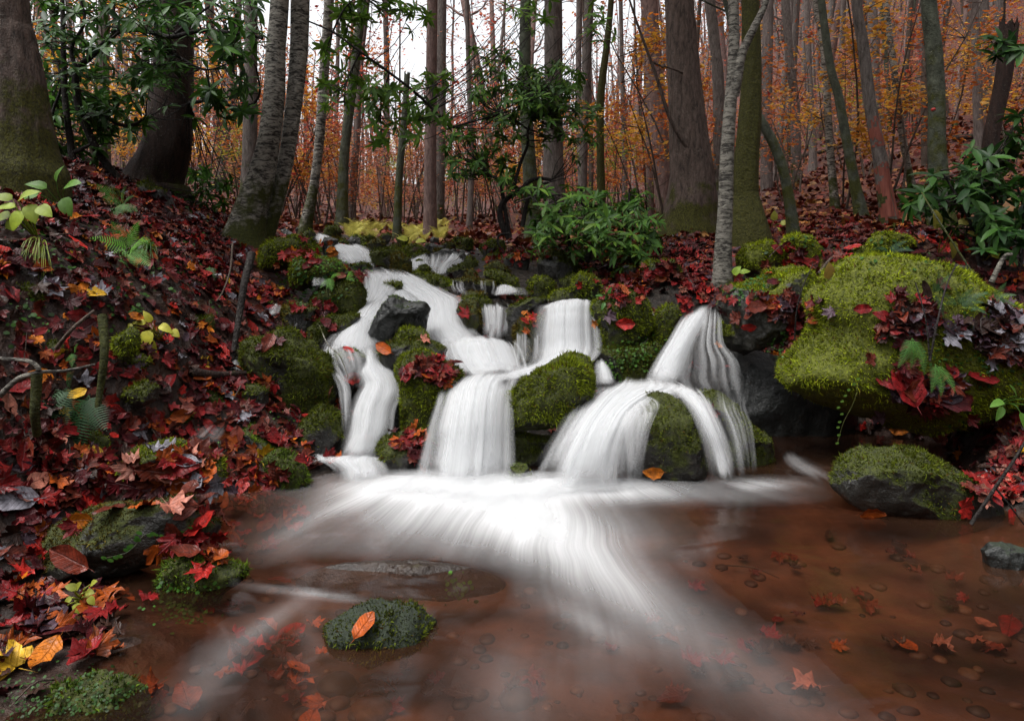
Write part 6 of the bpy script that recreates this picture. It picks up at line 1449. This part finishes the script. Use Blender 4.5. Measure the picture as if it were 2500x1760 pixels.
fern(*N4(C1, 730, 1320), 45, (20, -20, 60, 150), 'fern beside the lichen-spotted rock', MD)
# yellow bracken patch at the head of the stream
for i in range(46):
    u = prng.uniform(840, 1090); Y = prng.uniform(8.4, 12); x = (u - UC) / F * Y
    z = float(ground(x, Y)[0])
    root = empty('bracken', (x, Y, z), 'pale yellow bracken frond clump in the patch behind the cascade head', 'bracken', 'yellow bracken behind the cascade head')
    for a in np.linspace(0, 6.28, 6)[:-1]:
        o = bpy.data.objects.new('frond', FROND[1]); COL.objects.link(o); o.parent = root
        orient(o, (0, 0, 0), (math.cos(a + i), math.sin(a + i), 2.2), (0, 0, 1), prng.uniform(0.14, 0.3)); o.color = (*(np.array((0.6, 0.56, 0.13)) * prng.uniform(0.7, 1.2)), 1)

def ovate(w=0.36, n=7, fold=0.15, droop=0.3):
    y = np.linspace(0, 1, n); ww = w * np.sin(np.pi * np.clip(y, 0, 1) ** 0.72) ** 0.85
    ww[0] = 0.02; ww[-1] = 0.0
    rows, f = [], []
    for i in range(n):
        for s in (-1, -0.5, 0, 0.5, 1):
            rows.append((s * ww[i], y[i] - (0.06 if abs(s) == 1 and 0 < i < 3 else 0), fold * abs(s) * ww[i] / w * 0.3 - droop * y[i] ** 2 + (0.015 if abs(s) == 0.5 else 0)))
    for i in range(n - 1):
        for j in range(4):
            a = i * 5 + j; f.append((a, a + 1, a + 6, a + 5))
    return mesh_np('leaf_blade', np.array(rows), np.array(f), (LEAF_SOFT,), True)
OVATE = [ovate(), ovate(0.3, 7, 0.3, 0.5), ovate(0.22, 7, 0.2, 0.2)]
def herb(u, v, leaves, label, col, stemcol=None, lift=0.1, shape=0, name='seedling', cat='plant', toward=0.12):
    """leaves: [(pixel dx, dy, size px, direction deg)] around the base pixel, standing off the bank"""
    h, nn = hit(u, v)
    if h is None: return
    Y = h.y
    root = empty(name, h, label, cat)
    for dx, dy, sz, a in leaves:
        tip = np.array([dx / F * Y, -toward * prng.uniform(0.6, 1.2), -dy / F * Y])
        mid = tip * 0.5 + np.array([0, -0.03, 0.02])
        p = catmull(np.array([[0, 0, 0], mid, tip]), 8)
        vv_, ff = tube(p, np.linspace(0.0035, 0.0018, 8), 4)
        so = bpy.data.objects.new('stem', mesh_np('stem', vv_, ff, (LEAF_SOFT,), True)); COL.objects.link(so); so.parent = root
        so.color = (*(np.array(stemcol or col) * 0.8), 1)
        o = bpy.data.objects.new('leaf_blade', OVATE[shape if isinstance(shape, int) else int(prng.choice(shape))]); COL.objects.link(o); o.parent = root
        a = math.radians(a)
        orient(o, tip, (math.cos(a), -0.45, math.sin(a)), (prng.normal(0, 0.2), -0.7, 0.7), sz / F * Y)
        o.color = (*(np.array(col) * prng.uniform(0.75, 1.25)), 1)
YG, YL, GR = (0.26, 0.34, 0.03), (0.42, 0.4, 0.04), (0.1, 0.22, 0.03)
herb(95, 590, [(-20, -80, 44, 170), (-35, -100, 40, 160), (-10, -95, 55, 40), (20, -85, 50, -60), (45, -80, 45, -25), (0, -70, 50, -110), (-40, -65, 40, -160), (-25, -55, 42, -120)], 'bright yellow-green broad-leaved plant on the left bank', YG, shape=(0, 1))
herb(165, 520, [(-20, -55, 45, 150), (0, -70, 40, 80), (25, -60, 45, 20), (30, -30, 50, -60), (-30, -40, 40, 190)], 'mid-green leafy plant behind the yellow-green plant', GR, shape=(0, 1))
herb(395, 830, [(-30, -40, 34, 190), (0, -48, 30, 110), (5, -30, 44, -95), (30, -42, 34, -15), (55, -30, 26, -30), (5, -6, 34, -60), (-12, -45, 30, 160)], 'yellow-leaved seedling standing on the left bank', YL, shape=(0, 1))
herb(215, 1470, [(-8, -50, 26, 150), (8, -60, 24, 60), (-15, -30, 24, 210), (5, -25, 26, -60), (20, -45, 24, 10), (-2, -10, 24, -100), (-20, -12, 22, 190), (30, -62, 22, 40), (35, -40, 24, -40)], 'little yellow-green round-leaved plant by the broad flat boulder', (0.3, 0.33, 0.04), shape=0, toward=0.06)
herb(2440, 985, [(-40, -20, 42, 190), (-10, -30, 40, 120), (25, -20, 50, -20), (-20, 0, 40, -130), (10, 10, 46, -80), (40, 5, 40, -40)], 'green plant with pointed leaves at the right edge', GR, shape=2)
herb(2290, 620, [(-20, -60, 50, 100), (0, -30, 40, -80), (25, -70, 34, 30)], 'yellowing plant with curled leaves behind the huge boulder', (0.28, 0.26, 0.05), shape=(0, 1))
herb(2400, 640, [(-10, -15, 46, 20), (-30, -60, 34, 150), (30, -50, 44, 30)], 'yellow-spotted leaf on a stalk near the evergreen thicket', (0.3, 0.28, 0.03), shape=0)
herb(2455, 560, [(-20, -75, 46, -100), (10, -65, 46, -60), (30, -90, 40, 40)], 'tan withered leaves on a stalk at the right edge', (0.3, 0.17, 0.08), shape=0, stemcol=(0.1, 0.06, 0.03))
herb(2000, 690, [(-2, -10, 40, 90)], 'single tan leaf standing upright beside the huge boulder', (0.25, 0.16, 0.04), shape=0)
herb(1785, 690, [(-8, -20, 26, 60), (10, -25, 24, 20)], 'small bright green leaf pair at the foot of the white birch', (0.2, 0.3, 0.03), shape=0)
herb(1880, 560, [(-20, -8, 24, 170), (0, -20, 24, 90), (18, -12, 26, 20), (5, -2, 24, -60)], 'pale yellow-green seedling beside the moss-covered trunk', (0.36, 0.38, 0.06), shape=0)
herb(1010, 610 - 10, [(-10, -14, 26, 160), (10, -10, 26, 10)], 'yellow-green sprig beside the upper left stream', (0.36, 0.38, 0.05), shape=0)
herb(1480, 730, [(-10, -8, 20, 170), (5, -12, 20, 80), (12, 0, 20, -20), (-5, 8, 22, -120)], 'small green rosette on the leaf-crowned boulder', (0.06, 0.17, 0.03), shape=2, toward=0.03)
herb(1410, 605, [(0, -10, 24, 60), (10, -4, 20, -30)], 'single yellow leaf sprig in front of the evergreen bush', (0.45, 0.45, 0.06), shape=0)

def grass(u, v, n, length, label, col, hang=-0.5):
    h, nn = hit(u, v)
    root = empty('grass_tuft', h, label, 'grass')
    acc = Acc()
    for i in range(n):
        d = np.array([prng.normal(0, 0.45), -0.6, prng.uniform(-0.2, 0.9)])
        p = [np.zeros(3)]
        for k in range(6):
            p.append(p[-1] + d / np.linalg.norm(d) * length / 6 * prng.uniform(0.8, 1.2)); d = d + np.array([0, 0, hang])
        p = np.array(p); w_ = np.linspace(0.0028, 0.0004, 7)[:, None] * np.array([[1, 0.3, 0]])
        v_ = np.concatenate([p - w_, p + w_]); f_ = np.array([(k, k + 7, k + 8, k + 1) for k in range(6)])
        acc.add(v_, f_, np.array(col) * prng.uniform(0.6, 1.4))
    ob('blades', acc.mesh('blades', (LEAF_AIR,)), root, loc=h)
grass(100, 610, 46, 0.24, 'drooping pale grass tuft under the yellow-green plant', (0.2, 0.26, 0.03))
grass(365, 610, 26, 0.2, 'fine dark grass tuft right of the bright green fern', (0.05, 0.12, 0.02))
grass(2180, 560, 20, 0.25, 'thin grass blades behind the huge mossy boulder', (0.14, 0.2, 0.03))

def creeper(pts, spread, n, label, col, size=0.009, name='creeper'):
    acc = Acc(); first = None
    for u, v in pts:
        for _ in range(n // len(pts)):
            h, nn = hit(prng.normal(u, spread), prng.normal(v, spread * 0.8))
            if h is None or h.y > 7: continue
            first = first or h.copy()
            c = np.array(h + nn * prng.uniform(0.004, 0.014)); nv = np.array(nn) + prng.normal(0, 0.4, 3) + np.array([0, -0.4, 0.4])
            x, y, z = basis(nv[None], np.array([prng.uniform(0, 6.28)]))
            s = 0.8 * size * prng.uniform(0.5, 1.3) * max(1, h.y / 3.2)
            ang = np.linspace(0, 2 * np.pi, 7)[:-1]
            v_ = c + (x * np.cos(ang)[:, None] * 0.8 + y * np.sin(ang)[:, None]) * s + z * (0.2 * s) * np.abs(np.cos(ang))[:, None]
            acc.add(v_ - np.array(first), np.array([(0, 1, 2, 3), (0, 3, 4, 5)]), np.array(col) * 0.75 * prng.uniform(0.5, 1.4))
    root = empty(name, first, label, 'creeper')
    ob('foliage', acc.mesh('creeper_leaves', (LEAF_AIR,)), root, loc=first, kind='stuff')
creeper([(180, 640), (260, 560), (330, 660), (120, 560), (300, 760), (60, 780), (480, 560), (520, 720)], 40, 420, 'loose green seedlings and ivy dotted over the left bank', (0.06, 0.16, 0.022), 0.013)
creeper([(2300, 640), (2400, 760), (2450, 900), (2150, 610), (2050, 600), (1950, 590)], 36, 200, 'green seedlings dotted over the right bank', (0.05, 0.14, 0.022), 0.011)
G1 = (0.07, 0.2, 0.025)
creeper([(400, 1450), (430, 1480), (470, 1500), (410, 1490), (500, 1470)], 24, 330, 'bright green creeper spilling from the left shore rock', G1, 0.007)
creeper([(120, 1710), (220, 1700), (320, 1720), (60, 1730)], 40, 380, 'small-leaved green creeper on the corner rock', (0.06, 0.14, 0.03), 0.005)
creeper([(1540, 850), (1560, 880), (1510, 870), (1500, 900), (1580, 840)], 18, 220, 'light green creeper under the leaf-crowned boulder', (0.1, 0.24, 0.03), 0.008)
creeper([(810, 640), (850, 650), (780, 640), (890, 670), (730, 640), (700, 690)], 20, 300, 'leafy green creeper over the overhanging rock near the twin birch', (0.1, 0.22, 0.025), 0.008)
creeper([(1900, 830), (1920, 810), (1905, 860), (1890, 850)], 12, 60, 'round-leaved creeper hanging at the hollow beside the huge boulder', (0.1, 0.25, 0.05), 0.01)
creeper([(1830, 700), (1800, 720), (1870, 690)], 18, 120, 'green creeper on the moss-topped dark boulder', (0.06, 0.17, 0.03), 0.009)
creeper([(760, 700), (440, 640), (490, 600), (350, 560), (430, 560)], 34, 260, 'scattered ivy-like leaves on the upper left bank', (0.04, 0.12, 0.02), 0.013)
creeper([(1120, 1440)], 18, 46, 'tuft of bright green cress on the rock awash in the pool', (0.1, 0.3, 0.02), 0.009)
creeper([(720, 740), (560, 1095), (690, 1010)], 14, 90, 'bright green specks of creeper on the left rocks', (0.09, 0.24, 0.03), 0.007)
creeper([(2360, 1040), (2330, 930), (2400, 900), (2300, 880)], 26, 130, 'small green creeper in the dark right bank', (0.06, 0.17, 0.03), 0.009)
creeper([(1450, 720), (1430, 760), (1470, 700)], 14, 70, 'yellow-green creeper beside the pair-humped rock', (0.16, 0.26, 0.03), 0.008)

def stick(pts, r, label, mat=None, name='stick', cat='stick', off=0.02, taper=0.6, lay=True):
    """pts: photo pixels with an optional distance; without one the stick lies on what is seen there"""
    W = []
    for q in pts:
        if len(q) == 3: W.append(P(*q))
        else:
            h, nn = hit(*q); W.append(np.array(h + nn * off))
    W = np.array(W); p = catmull(W, 9 * len(W))
    v, f = tube(p - W[0], np.linspace(r, r * taper, len(p)), 10, 6, 0.12)
    return ob(name, mesh_np(name, v, f, (mat or B_STEM,), True), None, label, cat, None, None, W[0])
stick([(615, 618, 3.95), (597, 690, 3.85), (583, 780, 3.78), (567, 880, 3.7)], 0.022, 'dark wet stick leaning upright on the left bank')
stick([(455, 915), (520, 925), (590, 922)], 0.022, 'short dark log lying among red leaves on the left bank', B_DARK, off=0.03)
stick([(568, 595, 4.2), (562, 660, 4.0), (545, 710, 3.9), (530, 735, 3.85)], 0.006, 'thin pale twig left of the dark leaning stick', B_TWIG)
stick([(138, 850, 2.6), (180, 800, 2.55), (230, 758, 2.6)], 0.008, 'brown stem slanting up the dark left bank', B_TWIG)
stick([(0, 965, 2.2), (45, 925, 2.2), (92, 908, 2.2), (85, 890, 2.2), (60, 880, 2.2), (0, 875, 2.25)], 0.009, 'bent pale vine stem at the left edge', B_BIRCH2)
stick([(92, 908, 2.2), (160, 905, 2.25), (232, 890, 2.3)], 0.006, 'thin pale vine reaching right from the bent vine', B_BIRCH2)
stick([(90, 912, 2.2), (88, 960, 2.2), (85, 1010, 2.2), (90, 1060, 2.25)], 0.016, 'hanging fuzzy root below the bent vine', B_BIRCH, taper=0.8)
stick([(250, 770, 2.75), (255, 860, 2.7), (245, 950, 2.7), (235, 1010, 2.68)], 0.018, 'brown root hanging down the left bank', B_BIRCH, taper=0.5)
stick([(780, 795, 3.95), (800, 840, 3.65), (830, 870, 3.5), (850, 920, 3.45)], 0.003, 'hair-thin twig trailing over the large round boulder', B_BIRCH2)
stick([(2370, 1280, 2.6), (2430, 1190, 2.6), (2490, 1100, 2.6), (2520, 1040, 2.6)], 0.007, 'dark bare twig at the right edge of the pool', B_STEM)
stick([(2430, 1190, 2.6), (2470, 1240, 2.6), (2500, 1280, 2.6)], 0.004, 'small dark side twig at the right edge of the pool', B_STEM)
stick([(1940, 830, 3.5), (1945, 760, 3.45), (1960, 700, 3.45), (1985, 645, 3.5)], 0.004, 'thin dark stalk beside the huge boulder', B_STEM)
stick([(2270, 880, 3.0), (2290, 780, 3.0), (2310, 700, 3.1), (2335, 645, 3.15)], 0.005, 'thin dark stalk rising in front of the huge boulder', B_STEM)
stick([(2270, 880, 3.0), (2260, 780, 3.0), (2235, 690, 3.05)], 0.004, 'second dark stalk in front of the huge boulder', B_STEM)
stick([(1690, 610), (1720, 625), (1745, 640)], 0.01, 'fallen pale branch at the foot of the furrowed giant', B_BIRCH2)
stick([(1998, 670, 4.0), (2030, 630, 4.3), (2070, 600, 4.6)], 0.01, 'brown branch lying behind the huge boulder', B_TWIG)
stick([(2370, 660, 3.5), (2280, 520, 3.6), (2250, 470, 3.7)], 0.005, 'yellow-green stalk slanting before the evergreen thicket', B_GREEN)
stick([(2420, 690, 3.2), (2450, 630, 3.2), (2470, 620, 3.2)], 0.012, 'broken tan stem at the right edge', B_BIRCH2)
stick([(2100, 920, 2.95), (2085, 980, 2.95), (2060, 1030, 2.95), (2045, 1080, 2.95)], 0.0015, 'hanging vine thread before the black hollow', B_GREEN)
for i, (u, v) in enumerate(((2095, 925), (2085, 938), (2072, 952), (2064, 966), (2056, 980), (2047, 995), (2055, 1011), (2050, 1030), (2046, 1043), (2048, 1062), (2044, 1082))):
    c = P(u, v, 2.93); ang = np.linspace(0, 2 * np.pi, 9)[:-1]
    v_ = np.stack([np.cos(ang) * 0.008, -np.sin(ang) * 0.003, np.sin(ang) * 0.006], 1)
    par = [o for o in COL.objects if o.get('label') == 'hanging vine thread before the black hollow'][0]
    o = ob('leaf', mesh_np('leaf', np.concatenate([v_, [[0, -0.002, 0]]]), np.array([(k, (k + 1) % 8, 8) for k in range(8)]), (LEAF_SOFT,)), par, loc=c)
    o.color = (0.16, 0.32, 0.06, 1)
stick([(1925, 395), (2000, 378), (2090, 355)], 0.06, 'dark fallen log lying across the right hillside', B_DARK, name='fallen_log', cat='log', off=0.06)
stick([(2330, 345), (2400, 340), (2480, 330)], 0.06, 'shadowed fallen log behind the rotten snag', B_DARK, name='fallen_log', cat='log', off=0.06)
# trailing creeper stem over the broad flat boulder
tr_ = C7([(620, 630), (700, 610), (770, 590), (830, 550), (850, 510), (890, 490), (950, 505), (1020, 500), (1080, 485), (1125, 460)])
W = [hit(*q) for q in tr_]
W = np.array([np.array(h + n * 0.012) for h, n in W if h is not None])
p = catmull(W, 60)
v, f = tube(p - W[0], np.full(60, 0.0014), 4)
vine = ob('trailing_vine', mesh_np('trailing_vine', v, f, (B_GREEN,), True), None, 'trailing vine with small round leaves across the broad flat boulder', 'vine', None, None, W[0])
for k in range(0, 60, 3):
    ang = np.linspace(0, 2 * np.pi, 9)[:-1]; s = prng.uniform(0.006, 0.011)
    v_ = np.stack([np.cos(ang) * s, -0.4 * np.sin(ang) * s, np.sin(ang) * s * 0.8], 1) + prng.normal(0, 0.006, 3)
    o = ob('leaf', mesh_np('leaf', np.concatenate([v_, v_.mean(0)[None]]), np.array([(i, (i + 1) % 8, 8) for i in range(8)]), (LEAF_SOFT,)), vine, loc=p[k] + np.array([0, -0.01, 0.006]))
    o.color = (0.08, 0.24, 0.04, 1)

# very fine joined pieces count as stuff of their plant
for o in COL.objects:
    if o.parent is not None and o.name.split('.')[0] in ('twigs', 'branches', 'foliage', 'crown', 'blades', 'moss'):
        o['kind'] = 'stuff'
